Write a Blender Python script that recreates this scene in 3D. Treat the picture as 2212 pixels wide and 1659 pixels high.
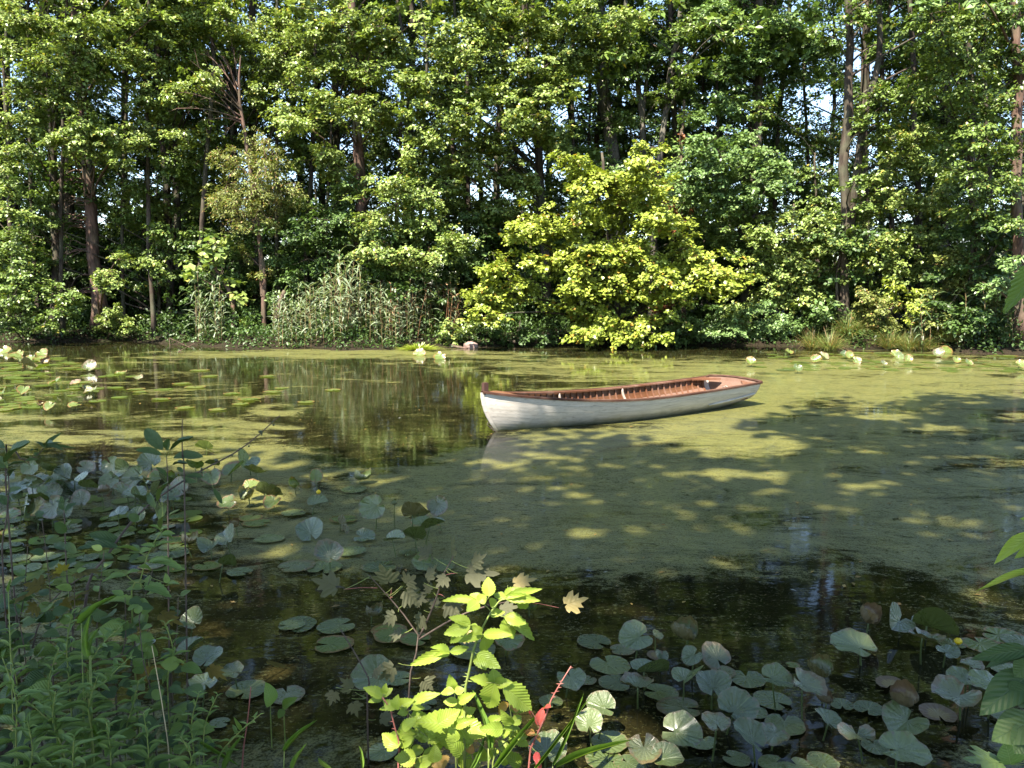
import bpy, math, random
import numpy as np
from mathutils import Vector, Matrix

for _o in list(bpy.data.objects):
    bpy.data.objects.remove(_o)
scene = bpy.context.scene
COL = scene.collection

# ------------------------------------------------------------------ camera
CAM_Z = 1.8
FPX = 1661.0                       # focal length for a picture 2212 wide
CU, CV, HV = 1106.0, 829.5, 626.4  # picture centre, horizon row
PITCH = math.atan((CV - HV) / FPX)
cam_d = bpy.data.cameras.new('camera')
cam_d.sensor_width = 36.0
cam_d.lens = 36.0 * FPX / 2212.0
cam_d.clip_start = 0.05
cam_d.clip_end = 2000.0
cam = bpy.data.objects.new('camera', cam_d)
COL.objects.link(cam)
cam.location = (0, 0, CAM_Z)
cam.rotation_euler = (math.radians(90) - PITCH, 0, 0)
scene.camera = cam

# ------------------------------------------------------------------ sun, sky, exposure
SUN_EL = math.radians(57)
SUN_AZ = math.atan2(-0.50, -0.82)              # behind the camera, to its left
S = Vector((math.sin(SUN_AZ) * math.cos(SUN_EL), math.cos(SUN_AZ) * math.cos(SUN_EL), math.sin(SUN_EL)))
world = bpy.data.worlds.new('World')
scene.world = world
world.use_nodes = True
_nt = world.node_tree
_bg = _nt.nodes['Background']
_sky = _nt.nodes.new('ShaderNodeTexSky')
_sky.sky_type = 'NISHITA'
_sky.sun_disc = False
_sky.sun_elevation = SUN_EL
_sky.sun_rotation = SUN_AZ
_sky.air_density = 1.0
_sky.dust_density = 0.6
_sky.ozone_density = 1.0
_nt.links.new(_sky.outputs[0], _bg.inputs[0])
_bg.inputs[1].default_value = 0.105
sun_d = bpy.data.lights.new('sun', 'SUN')
sun_d.energy = 4.9
sun_d.angle = math.radians(0.53)
sun_d.color = (1.0, 0.93, 0.80)
sun = bpy.data.objects.new('sun', sun_d)
COL.objects.link(sun)
sun.rotation_euler = (-S).to_track_quat('-Z', 'Y').to_euler()
sun.location = S * 60

scene.view_settings.view_transform = 'Standard'
scene.view_settings.look = 'None'
scene.view_settings.gamma = 1.0
scene.view_settings.use_curve_mapping = False
scene.view_settings.exposure = 2.2
scene.cycles.max_bounces = 7
scene.cycles.diffuse_bounces = 1
scene.cycles.glossy_bounces = 3
scene.cycles.transmission_bounces = 4
scene.cycles.sample_clamp_indirect = 6.0
scene.cycles.caustics_reflective = False
scene.cycles.caustics_refractive = False
scene.cycles.use_denoising = True
try:
    scene.cycles.denoiser = 'OPENIMAGEDENOISE'
    scene.cycles.denoising_input_passes = 'RGB_ALBEDO_NORMAL'
except Exception:
    pass

# ------------------------------------------------------------------ picture <-> place
_sp, _cp = math.sin(PITCH), math.cos(PITCH)
def ray(u, v):
    dx = (u - CU) / FPX
    dz = -(v - CV) / FPX
    return Vector((dx, _cp + dz * _sp, -_sp + dz * _cp))
def ground(u, v, z=0.0):
    r = ray(u, v)
    t = (z - CAM_Z) / r.z
    return Vector((r.x * t, r.y * t, z))
def at(u, v, y):
    r = ray(u, v)
    t = y / r.y
    return Vector((r.x * t, y, CAM_Z + r.z * t))
def to_px(x, y, z):
    z = z - CAM_Z
    f = y * _cp - z * _sp
    h = y * _sp + z * _cp
    return CU + FPX * x / f, CV - FPX * h / f

# ------------------------------------------------------------------ mesh helpers
def link(o, parent=None):
    COL.objects.link(o)
    if parent is not None:
        o.parent = parent
    return o
def mesh_np(name, V, F, mat=None, smooth=False):
    V = np.asarray(V, dtype=np.float32).reshape(-1, 3)
    F = np.asarray(F, dtype=np.int32)
    me = bpy.data.meshes.new(name)
    k = F.shape[1]
    me.vertices.add(len(V)); me.vertices.foreach_set('co', V.ravel())
    me.loops.add(F.size); me.loops.foreach_set('vertex_index', F.ravel())
    me.polygons.add(len(F))
    me.polygons.foreach_set('loop_start', np.arange(0, F.size, k, dtype=np.int32))
    if smooth:
        me.polygons.foreach_set('use_smooth', np.ones(len(F), dtype=bool))
    me.update(calc_edges=True)
    if mat: me.materials.append(mat)
    return me
class MB:
    def __init__(s): s.v = []; s.f = []
    def add(s, vs, fs):
        b = len(s.v)
        s.v.extend([tuple(p) for p in vs]); s.f.extend([tuple(i + b for i in f) for f in fs])
    def tube(s, pts, rad, n=6, cap=True, wob=0.0, rng=None):
        pts = [Vector(p) for p in pts]
        m = len(pts)
        vs = []
        ref = Vector((0.31, 0.95, 0.07))
        for i, p in enumerate(pts):
            d = (pts[min(i + 1, m - 1)] - pts[max(i - 1, 0)])
            if d.length < 1e-9: d = Vector((0, 0, 1))
            d.normalize()
            a = d.cross(ref)
            if a.length < 0.05: a = d.cross(Vector((1, 0, 0)))
            a.normalize(); b = d.cross(a)
            r = rad[i] if hasattr(rad, '__len__') else rad
            for k in range(n):
                t = 2 * math.pi * k / n
                rr = r * (1 + (rng.uniform(-wob, wob) if wob else 0))
                vs.append(p + a * (rr * math.cos(t)) + b * (rr * math.sin(t)))
        fs = []
        for i in range(m - 1):
            for k in range(n):
                k2 = (k + 1) % n
                fs.append((i * n + k, i * n + k2, (i + 1) * n + k2, (i + 1) * n + k))
        if cap:
            fs.append(tuple(range(n - 1, -1, -1))); fs.append(tuple((m - 1) * n + k for k in range(n)))
        s.add(vs, fs)
    def box(s, c, h, M=None):
        vs = []
        for x in (-1, 1):
            for y in (-1, 1):
                for z in (-1, 1):
                    p = Vector((h[0] * x, h[1] * y, h[2] * z))
                    if M is not None: p = M @ p
                    vs.append(p + Vector(c))
        s.add(vs, [(0, 1, 3, 2), (4, 6, 7, 5), (0, 4, 5, 1), (2, 3, 7, 6), (0, 2, 6, 4), (1, 5, 7, 3)])
    def mesh(s, name, mat=None, smooth=False):
        me = bpy.data.meshes.new(name)
        me.from_pydata(s.v, [], s.f)
        if smooth:
            for p in me.polygons: p.use_smooth = True
        if mat: me.materials.append(mat)
        me.update()
        return me
def obj(name, me, parent=None, loc=None):
    o = bpy.data.objects.new(name, me)
    link(o, parent)
    if loc is not None: o.location = loc
    return o
def tag(o, label=None, cat=None, group=None, kind=None):
    if label: o['label'] = label
    if cat: o['category'] = cat
    if group: o['group'] = group
    if kind: o['kind'] = kind
    return o
def empty(name, loc, label=None, cat=None, group=None):
    o = bpy.data.objects.new(name, None)
    o.empty_display_size = 0.1
    link(o); o.location = loc
    return tag(o, label, cat, group)
def copy_tree(o, parent=None):
    c = o.copy(); COL.objects.link(c); c.parent = parent
    for ch in list(o.children): copy_tree(ch, c)
    return c
ORD = ['zeroth', 'first', 'second', 'third', 'fourth', 'fifth', 'sixth', 'seventh', 'eighth', 'ninth', 'tenth', 'eleventh', 'twelfth',
       'thirteenth', 'fourteenth', 'fifteenth', 'sixteenth', 'seventeenth', 'eighteenth', 'nineteenth', 'twentieth', '21st', '22nd', '23rd',
       '24th', '25th', '26th', '27th', '28th', '29th', '30th', '31st', '32nd', '33rd', '34th', '35th', '36th', '37th', '38th', '39th', '40th']

# ------------------------------------------------------------------ materials
class NT:
    """small node-graph writer"""
    def __init__(s, name):
        s.m = bpy.data.materials.new(name); s.m.use_nodes = True
        s.t = s.m.node_tree; s.t.nodes.clear()
        s.out = s.n('ShaderNodeOutputMaterial')
    def n(s, kind, **kw):
        nd = s.t.nodes.new(kind)
        for k, v in kw.items():
            if k.startswith('i_'):
                nd.inputs[k[2:].replace('_', ' ')].default_value = v
            else: setattr(nd, k, v)
        return nd
    def l(s, a, b): s.t.links.new(a, b)
    def math(s, op, a, b=None, clamp=False):
        nd = s.n('ShaderNodeMath', operation=op); nd.use_clamp = clamp
        for i, x in enumerate((a, b)):
            if x is None: continue
            if isinstance(x, (int, float)): nd.inputs[i].default_value = x
            else: s.l(x, nd.inputs[i])
        return nd.outputs[0]
    def ramp(s, fac, stops, interp='LINEAR'):
        nd = s.n('ShaderNodeValToRGB'); cr = nd.color_ramp; cr.interpolation = interp
        while len(cr.elements) < len(stops): cr.elements.new(0.5)
        for e, (p, c) in zip(cr.elements, stops):
            e.position = p; e.color = (c, c, c, 1) if isinstance(c, (int, float)) else (*c, 1)
        s.l(fac, nd.inputs[0]); return nd.outputs[0]
    def mix(s, fac, a, b, blend='MIX'):
        nd = s.n('ShaderNodeMix', data_type='RGBA', blend_type=blend)
        for i, x in ((0, fac), (6, a), (7, b)):
            if isinstance(x, (int, float)): nd.inputs[i].default_value = x if i == 0 else (x, x, x, 1)
            elif isinstance(x, tuple): nd.inputs[i].default_value = (*x, 1)
            else: s.l(x, nd.inputs[i])
        return nd.outputs[2]
    def noise(s, vec, scale, detail=3, rough=0.55, dist=0.0):
        nd = s.n('ShaderNodeTexNoise'); nd.inputs['Scale'].default_value = scale
        nd.inputs['Detail'].default_value = detail; nd.inputs['Roughness'].default_value = rough
        nd.inputs['Distortion'].default_value = dist
        if vec is not None: s.l(vec, nd.inputs['Vector'])
        return nd
    def mapping(s, vec, scale=(1, 1, 1), loc=(0, 0, 0), rot=(0, 0, 0)):
        nd = s.n('ShaderNodeMapping'); nd.inputs['Scale'].default_value = scale
        nd.inputs['Location'].default_value = loc; nd.inputs['Rotation'].default_value = rot
        s.l(vec, nd.inputs['Vector']); return nd.outputs[0]
    def coord(s, which='Object'): return s.n('ShaderNodeTexCoord').outputs[which]
    def pos(s): return s.n('ShaderNodeNewGeometry').outputs['Position']
    def bump(s, h, strength=0.3, dist=0.02):
        nd = s.n('ShaderNodeBump'); nd.inputs['Strength'].default_value = strength; nd.inputs['Distance'].default_value = dist
        s.l(h, nd.inputs['Height']); return nd.outputs[0]
    def principled(s, base, rough=0.6, spec=0.4, normal=None):
        nd = s.n('ShaderNodeBsdfPrincipled')
        for key, x in (('Base Color', base), ('Roughness', rough), ('Specular IOR Level', spec)):
            if isinstance(x, tuple): nd.inputs[key].default_value = (*x, 1)
            elif isinstance(x, (int, float)): nd.inputs[key].default_value = x
            else: s.l(x, nd.inputs[key])
        if normal is not None: s.l(normal, nd.inputs['Normal'])
        return nd
    def done(s, sh):
        s.l(sh, s.out.inputs['Surface']); return s.m

def crown_mat(name, c0, c1, accent=None, accent_amt=0.06, transl=0.24, spec=0.45, rough=0.38):
    """foliage seen from afar: every leaf has its own tint"""
    g = NT(name)
    geo = g.n('ShaderNodeNewGeometry')
    rnd = geo.outputs['Random Per Island']
    nz = g.noise(geo.outputs['Position'], 0.55, 2)
    mixf = g.math('ADD', g.math('MULTIPLY', rnd, 0.6), g.math('MULTIPLY', nz.outputs[0], 0.45), True)
    col = g.mix(mixf, c0, c1)
    if accent:
        r2 = g.math('FRACT', g.math('MULTIPLY', rnd, 37.3))
        col = g.mix(g.math('LESS_THAN', r2, accent_amt), col, accent)
    r3 = g.math('FRACT', g.math('MULTIPLY', rnd, 91.7))
    col = g.mix(0.5, col, g.mix(1.0, col, g.ramp(r3, [(0, 0.2), (1, 1.75)]), 'MULTIPLY'))
    p = g.principled(col, rough, spec)
    tr = g.n('ShaderNodeBsdfTranslucent')
    g.l(g.mix(1.0, col, (1.25, 1.3, 0.55), 'MULTIPLY'), tr.inputs['Color'])
    mx = g.n('ShaderNodeMixShader'); mx.inputs[0].default_value = transl
    g.l(p.outputs[0], mx.inputs[1]); g.l(tr.outputs[0], mx.inputs[2])
    return g.done(mx.outputs[0])

def leaf_mat(name, c0, c1, under=None, transl=0.35, rough=0.4, spec=0.45, vein=(0.25, 0.3, 0.1), vein_n=9.0, spot=None):
    """a single near leaf: midrib and side veins in the leaf's own coordinates (y from base to tip)"""
    g = NT(name)
    co = g.coord('Object')
    xyz = g.n('ShaderNodeSeparateXYZ'); g.l(co, xyz.inputs[0])
    ax = g.math('ABSOLUTE', xyz.outputs[0])
    oi = g.n('ShaderNodeObjectInfo')
    nz = g.noise(co, 3.0, 3)
    f = g.math('ADD', g.math('MULTIPLY', oi.outputs['Random'], 0.7), g.math('MULTIPLY', nz.outputs[0], 0.35), True)
    col = g.mix(f, c0, c1)
    if spot:
        n2 = g.noise(co, 7.0, 4, 0.7)
        col = g.mix(g.ramp(n2.outputs[0], [(0.60, 0.0), (0.70, 0.8)]), col, spot)
    ph = g.math('FRACT', g.math('MULTIPLY', g.math('SUBTRACT', xyz.outputs[1], g.math('MULTIPLY', ax, 0.75)), vein_n))
    sv = g.ramp(g.math('ABSOLUTE', g.math('SUBTRACT', ph, 0.5)), [(0.0, 1.0), (0.13, 0.0)])
    mid = g.ramp(ax, [(0.0, 1.0), (0.022, 0.0)])
    vn = g.math('MAXIMUM', g.math('MULTIPLY', sv, 0.35), g.math('MULTIPLY', mid, 0.8))
    col = g.mix(vn, col, vein)
    geo = g.n('ShaderNodeNewGeometry')
    if under: col = g.mix(geo.outputs['Backfacing'], col, under)
    h = g.math('SUBTRACT', g.math('MULTIPLY', g.math('ABSOLUTE', g.math('SUBTRACT', ph, 0.5)), 1.0), mid)
    bp = g.bump(h, 0.35, 0.012)
    p = g.principled(col, rough, spec, bp)
    tr = g.n('ShaderNodeBsdfTranslucent')
    g.l(g.mix(1.0, col, (1.3, 1.3, 0.5), 'MULTIPLY'), tr.inputs['Color'])
    mx = g.n('ShaderNodeMixShader'); mx.inputs[0].default_value = transl
    g.l(p.outputs[0], mx.inputs[1]); g.l(tr.outputs[0], mx.inputs[2])
    return g.done(mx.outputs[0])

def bark_mat(name, c0, c1, scale=7.0, bump=0.6):
    g = NT(name)
    co = g.mapping(g.pos(), (1, 1, 0.22))
    a = g.noise(co, scale, 5, 0.65, 0.4)
    b = g.noise(g.pos(), 1.3, 3)
    col = g.mix(g.ramp(a.outputs[0], [(0.35, 0.0), (0.65, 1.0)]), c0, c1)
    col = g.mix(g.ramp(b.outputs[0], [(0.45, 0.0), (0.7, 0.55)]), col, (0.10, 0.115, 0.07))
    return g.done(g.principled(col, 0.9, 0.15, g.bump(a.outputs[0], bump, 0.05)).outputs[0])

def plain_mat(name, c0, c1, scale=12.0, rough=0.7, spec=0.3, bump=0.2, bd=0.01, obj_space=False):
    g = NT(name)
    co = g.coord('Object') if obj_space else g.pos()
    a = g.noise(co, scale, 4, 0.6)
    col = g.mix(g.ramp(a.outputs[0], [(0.3, 0.0), (0.7, 1.0)]), c0, c1)
    return g.done(g.principled(col, rough, spec, g.bump(a.outputs[0], bump, bd)).outputs[0])

M = {}
M['maple'] = crown_mat('maple_leaves', (0.15, 0.212, 0.026), (0.32, 0.365, 0.058), (0.36, 0.22, 0.04), 0.025)
M['light'] = crown_mat('light_green_leaves', (0.11, 0.18, 0.036), (0.27, 0.325, 0.09), (0.30, 0.26, 0.06), 0.04)
M['green'] = crown_mat('green_leaves', (0.075, 0.135, 0.025), (0.17, 0.225, 0.055), (0.24, 0.2, 0.04), 0.03)
M['cool'] = crown_mat('cool_green_leaves', (0.075, 0.145, 0.038), (0.18, 0.255, 0.085), None)
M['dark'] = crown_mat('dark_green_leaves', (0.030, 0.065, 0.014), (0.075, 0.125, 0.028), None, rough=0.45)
M['olive'] = crown_mat('olive_leaves', (0.11, 0.14, 0.035), (0.22, 0.24, 0.065), (0.26, 0.16, 0.06), 0.07, spec=0.25)
M['rust'] = crown_mat('dead_leaves', (0.10, 0.035, 0.015), (0.26, 0.11, 0.05), None, transl=0.25, spec=0.1)
M['bark'] = bark_mat('bark', (0.022, 0.017, 0.013), (0.09, 0.068, 0.052))
M['bark_red'] = bark_mat('reddish_bark', (0.045, 0.027, 0.021), (0.18, 0.11, 0.085))
M['bark_grey'] = bark_mat('grey_bark', (0.045, 0.04, 0.033), (0.17, 0.145, 0.12))
M['dead'] = plain_mat('dead_wood', (0.20, 0.13, 0.09), (0.42, 0.31, 0.24), 9, 0.85, 0.15)

# ------------------------------------------------------------------ ground and pond
FAR_SHORE = [(-500, 742), (-60, 740), (200, 737), (330, 739), (420, 748), (560, 754), (760, 756), (980, 752), (1100, 746), (1400, 744), (1700, 749), (1860, 756), (1990, 757), (2120, 764), (2300, 768), (2700, 775)]
_fs = sorted((ground(u, v).x, ground(u, v).y) for u, v in FAR_SHORE)
_fx = np.array([p[0] for p in _fs]); _fy = np.array([p[1] for p in _fs])
_nx = np.array([-40, -9, -5, -3.2, -2.2, -1.5, -0.6, 0.4, 1.5, 2.6, 4, 8, 40.0])
_ny = np.array([6.0, 4.6, 3.9, 3.35, 3.0, 2.55, 2.30, 2.25, 2.35, 2.75, 3.4, 5.0, 7.0])
def y_far(x): return np.interp(x, _fx, _fy) + 0.25 * np.sin(np.asarray(x) * 1.7) + 0.15 * np.sin(np.asarray(x) * 4.1 + 1)
def y_near(x): return np.interp(x, _nx, _ny) + 0.06 * np.sin(np.asarray(x) * 5.0)
def sstep(a, b, x):
    t = np.clip((x - a) / (b - a), 0, 1); return t * t * (3 - 2 * t)
def land(x, y):
    x = np.asarray(x, float); y = np.asarray(y, float)
    df = y - y_far(x); dn = y_near(x) - y
    dx = np.abs(x - 2) - 34
    d = np.maximum(np.maximum(df, dn), dx)           # > 0 on land
    rough = 0.05 * np.sin(x * 2.3 + y * 1.1) + 0.04 * np.sin(x * 5.1 - y * 3.7) + 0.03 * np.sin(y * 6.3 + x * 0.7)
    up = 0.34 * sstep(-0.05, 0.9, d) + 0.35 * sstep(1, 14, d) + rough * sstep(0.1, 1.0, d)
    down = -0.75 * sstep(-0.05, -2.4, d) if False else -0.75 * (1 - sstep(-2.4, -0.05, d))
    return np.where(d > -0.05, up - 0.0, down) - 0.02 * (d <= -0.05)
def land_z(x, y): return float(land(x, y))
def _axis(parts):
    return np.unique(np.concatenate([np.arange(a, b, s) for a, b, s in parts]).round(4))
gx = _axis([(-600, -60, 90), (-60, -30, 3), (-30, -6, .6), (-6, 6, .25), (6, 30, .6), (30, 60, 3), (60, 601, 90)])
gy = _axis([(-600, -40, 80), (-40, -4, 3), (-4, 6, .2), (6, 18, 1.5), (18, 36, .35), (36, 60, 3), (60, 601, 90)])
X, Y = np.meshgrid(gx, gy)
Z = land(X, Y)
_n0, _n1 = X.shape
_id = np.arange(_n0 * _n1).reshape(_n0, _n1)
quads = np.stack([_id[:-1, :-1], _id[:-1, 1:], _id[1:, 1:], _id[1:, :-1]], -1).reshape(-1, 4)
g = NT('woodland_soil')
a1 = g.noise(g.pos(), 3.0, 5, 0.65); a2 = g.noise(g.pos(), 24.0, 4, 0.7); a3 = g.noise(g.pos(), 0.6, 3)
c = g.mix(g.ramp(a2.outputs[0], [(0.35, 0.0), (0.7, 1.0)]), (0.010, 0.008, 0.005), (0.042, 0.031, 0.019))
c = g.mix(g.ramp(a1.outputs[0], [(0.5, 0.0), (0.68, 0.7)]), c, (0.018, 0.028, 0.008))
g.done(g.principled(c, 0.95, 0.1, g.bump(a2.outputs[0], 0.9, 0.06)).outputs[0])
tag(obj('ground', mesh_np('ground', np.stack([X, Y, Z], -1), quads, g.m, True)), kind='structure')

# water sheet, finer towards the viewer; 'cover' = how much duckweed lies there, thinned where far shadows are put in, 'silt' = brown algae near the bank
rows = np.geomspace(1.2, 62, 260); cols = np.linspace(-1.05, 1.05, 200)
TH, RR = np.meshgrid(cols, rows)
WX = RR * np.tan(TH); WY = RR + 0 * TH
PU = CU + FPX * WX / (WY * _cp + CAM_Z * _sp)
PV = CV - FPX * (WY * _sp - CAM_Z * _cp) / (WY * _cp + CAM_Z * _sp)
cover = np.full(WX.shape, 0.50)
for (u, v, ru, rv, d) in [
    (1750, 960, 520, 130, .34), (1350, 1060, 400, 90, .25), (1100, 1180, 270, 60, .45), (900, 1090, 170, 45, .45), (1330, 1190, 320, 45, .32), (1000, 1010, 90, 30, .25),
    (660, 985, 170, 25, .30), (600, 1090, 140, 60, .30), (720, 1150, 110, 60, .25), (1850, 1200, 350, 60, .25), (1960, 1100, 300, 60, .15),
    (1100, 980, 130, 40, .35), (1010, 1045, 110, 22, .25),
    (880, 925, 170, 45, -.95), (740, 875, 80, 22, -.3), (990, 880, 90, 45, -.7), (840, 990, 110, 35, -.45), (1090, 1065, 95, 38, -.40),
    (1400, 1300, 330, 55, -.50), (1180, 1235, 150, 30, -.35), (1700, 1520, 600, 130, -.30), (1720, 1330, 120, 30, -.3),
    (600, 1390, 250, 140, -.34), (330, 1180, 200, 50, -.15), (1400, 757, 260, 14, -.65), (150, 742, 280, 16, -.75), (620, 800, 300, 22, -.35), (1150, 790, 130, 20, .15),  # thinner film on the far-shore strips stands in for shadow on the water
    (280, 905, 360, 55, -.24), (760, 762, 280, 8, .75), (500, 765, 120, 5, .4), (2000, 825, 280, 35, .36), (1500, 790, 200, 14, .2), (1650, 880, 150, 40, .2), (1760, 870, 40, 20, -.2)]:
    cover += d * np.exp(-0.5 * (((PU - u) / ru) ** 2 + ((PV - v) / rv) ** 2))
def ridge(line, wid, amt):
    global cover
    best = np.full(WX.shape, 1e9)
    for (a, b), (c_, d_) in zip(line[:-1], line[1:]):
        ax, ay, bx, by = a, b * 3.0, c_, d_ * 3.0
        t = np.clip(((PU - ax) * (bx - ax) + (PV * 3.0 - ay) * (by - ay)) / ((bx - ax) ** 2 + (by - ay) ** 2), 0, 1)
        best = np.minimum(best, np.hypot(PU - ax - t * (bx - ax), PV * 3.0 - ay - t * (by - ay)))
    cover = cover + amt * np.exp(-(best / wid) ** 2)
ridge([(1190, 955), (1080, 985), (1000, 1025), (920, 1060), (800, 1085), (700, 1110)], 55, .55)       # drifts of film pushed together by the wind
ridge([(1180, 1110), (1040, 1130), (930, 1150), (840, 1120)], 90, .35)
ridge([(560, 880), (600, 872), (655, 876), (650, 888), (590, 894), (545, 890)], 20, .5)
ridge([(280, 905), (420, 908), (520, 915), (640, 925), (700, 940), (800, 952), (860, 965)], 24, .5)
ridge([(40, 925), (200, 930), (380, 940), (520, 935), (600, 948)], 24, .45)
ridge([(-40, 955), (160, 950), (330, 965), (480, 960), (620, 975)], 26, .4)
ridge([(0, 900), (120, 905), (230, 895)], 18, .35)
_sd = y_far(WX) - WY
cover -= 0.75 * np.exp(-(np.maximum(_sd, 0) / 1.5) ** 2) * (1 - np.exp(-0.5 * ((PU - 760) / 210) ** 2)) * np.where(PU > 1650, .45, 1)  # film taken away along the far shore, the trees' shade put into cover
cover = np.clip(cover, 0, 1)
silt = np.clip(0.25 + 0.75 * np.exp(-0.5 * (((PU - 600) / 330) ** 2 + ((PV - 1400) / 150) ** 2)) + 0.35 * np.exp(-0.5 * (((PU - 1000) / 300) ** 2 + ((PV - 1420) / 60) ** 2)), 0, 1)
_n0, _n1 = WX.shape
_id = np.arange(_n0 * _n1).reshape(_n0, _n1)
quads = np.stack([_id[:-1, :-1], _id[:-1, 1:], _id[1:, 1:], _id[1:, :-1]], -1).reshape(-1, 4)
wm = mesh_np('water', np.stack([WX, WY, 0 * WX], -1), quads, None, True)
for nm, arr in (('cover', cover), ('silt', silt)):
    at_ = wm.attributes.new(nm, 'FLOAT', 'POINT'); at_.data.foreach_set('value', arr.astype(np.float32).ravel())
g = NT('pond_water')
P = g.pos()
wn = g.noise(g.mapping(P, (0.5, 0.8, 1)), 0.9, 3, 0.5)
warp = g.n('ShaderNodeVectorMath', operation='MULTIPLY_ADD')
g.l(wn.outputs['Color'], warp.inputs[0]); warp.inputs[1].default_value = (1.7, 1.3, 0); g.l(P, warp.inputs[2])
WP = warp.outputs[0]
big = g.noise(g.mapping(WP, (0.55, 1.15, 1)), 1.0, 6, 0.58, 0.5)           # swirls and streaks
mid_ = g.noise(g.mapping(WP, (1.0, 2.1, 1)), 3.2, 5, 0.65, 0.8)
fine = g.noise(g.mapping(P, (1.0, 1.7, 1)), 26.0, 4, 0.7)
grain = g.n('ShaderNodeTexVoronoi'); grain.inputs['Scale'].default_value = 105.0; g.l(P, grain.inputs['Vector'])
att = g.n('ShaderNodeAttribute', attribute_name='cover'); cv = att.outputs['Fac']
att2 = g.n('ShaderNodeAttribute', attribute_name='silt'); sl = att2.outputs['Fac']
h = g.math('ADD', g.math('MULTIPLY', big.outputs[0], 0.62), g.math('ADD', g.math('MULTIPLY', mid_.outputs[0], 0.34), g.math('MULTIPLY', fine.outputs[0], 0.22)))
h = g.math('SUBTRACT', h, 0.59)                                             # about -0.35 .. 0.35
lev = g.math('ADD', g.math('MULTIPLY', h, 3.9), cv)
film = g.ramp(lev, [(0.36, 0.0), (0.50, 0.50), (0.64, 0.82), (1.0, 1.0)])
gr = g.ramp(g.math('ADD', grain.outputs['Distance'], g.math('MULTIPLY', g.math('SUBTRACT', film, 0.55), -0.75)), [(0.36, 1.0), (0.52, 0.0)])
mask = g.math('MULTIPLY', g.math('MULTIPLY', g.math('ADD', g.math('MULTIPLY', gr, 0.62), g.math('MULTIPLY', film, 0.38)), film), 0.90, True)
stk = g.noise(g.mapping(WP, (1.0, 2.3, 1)), 11.0, 7, 0.78, 0.5)
mask = g.math('MULTIPLY', mask, g.ramp(stk.outputs[0], [(0.36, 0.22), (0.46, 1.0)]))
spk = g.noise(g.mapping(P, (1, 1.5, 1)), 34.0, 5, 0.75)
sm = g.math('MULTIPLY', g.ramp(g.math('ADD', spk.outputs[0], g.math('MULTIPLY', mid_.outputs[0], 0.35)), [(0.745, 0.0), (0.80, 0.7)]), 0.8)
mask = g.math('MAXIMUM', mask, sm)
# duckweed film
wc = g.mix(g.ramp(mid_.outputs[0], [(0.35, 0.0), (0.7, 1.0)]), (0.090, 0.090, 0.016), (0.165, 0.152, 0.024))
wc = g.mix(g.ramp(fine.outputs[0], [(0.42, 0.0), (0.62, 0.55)]), wc, (0.052, 0.055, 0.012))
vor = g.n('ShaderNodeTexVoronoi'); vor.inputs['Scale'].default_value = 190.0; g.l(P, vor.inputs['Vector'])
wc = g.mix(0.35, wc, g.mix(1.0, wc, g.ramp(g.math('FRACT', g.math('MULTIPLY', vor.outputs['Distance'], 7.3)), [(0, 0.4), (1, 1.6)]), 'MULTIPLY'))
weed = g.principled(wc, 0.36, 0.4, g.bump(fine.outputs[0], 0.7, 0.02))
weed.inputs['Sheen Weight'].default_value = 0.055; weed.inputs['Sheen Roughness'].default_value = 0.6; weed.inputs['Sheen Tint'].default_value = (0.85, 0.93, 1.0, 1)
# murky water
wv = g.noise(g.mapping(P, (0.8, 1.6, 1)), 5.0, 3, 0.5)
bed = g.noise(P, 5.0, 6, 0.72, 0.2)
bed2 = g.noise(P, 60.0, 3, 0.7)
br = g.math('MULTIPLY', sl, g.ramp(g.math('ADD', g.math('MULTIPLY', bed.outputs[0], 0.6), g.math('MULTIPLY', bed2.outputs[0], 0.4)), [(0.40, 0.0), (0.58, 1.0)]))
bc = g.mix(br, (0.0025, 0.0030, 0.0016), (0.042, 0.034, 0.011))
wat = g.principled(bc, 0.045, 0.5, g.bump(wv.outputs[0], 0.10, 0.012))
wat.inputs['IOR'].default_value = 1.33
mx = g.n('ShaderNodeMixShader'); g.l(mask, mx.inputs[0]); g.l(wat.outputs[0], mx.inputs[1]); g.l(weed.outputs[0], mx.inputs[2])
g.done(mx.outputs[0])
wm.materials.append(g.m)
tag(obj('water', wm), kind='structure')

# ------------------------------------------------------------------ foliage
def frame_leaves(rng, pos, tip, nor, size, aspect=0.8, fold=0.12):
    """one folded kite (two triangles) for each leaf"""
    n = len(pos)
    tip = tip / np.linalg.norm(tip, axis=1, keepdims=True)
    nor = nor - tip * np.sum(nor * tip, axis=1, keepdims=True)
    nor = nor / (np.linalg.norm(nor, axis=1, keepdims=True) + 1e-9)
    side = np.cross(tip, nor)
    L = (size * rng.uniform(0.65, 1.25, n))[:, None]
    W = L * aspect * 0.5 * rng.uniform(0.8, 1.2, n)[:, None]
    f = L * fold
    V = np.empty((n, 4, 3))
    V[:, 0] = pos
    V[:, 1] = pos + tip * L * 0.42 + side * W + nor * f
    V[:, 2] = pos + tip * L
    V[:, 3] = pos + tip * L * 0.42 - side * W + nor * f
    b = np.arange(n)[:, None] * 4
    F = np.concatenate([b + np.array([0, 1, 2]), b + np.array([0, 2, 3])], 1).reshape(-1, 3)
    return V.reshape(-1, 3), F
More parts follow.
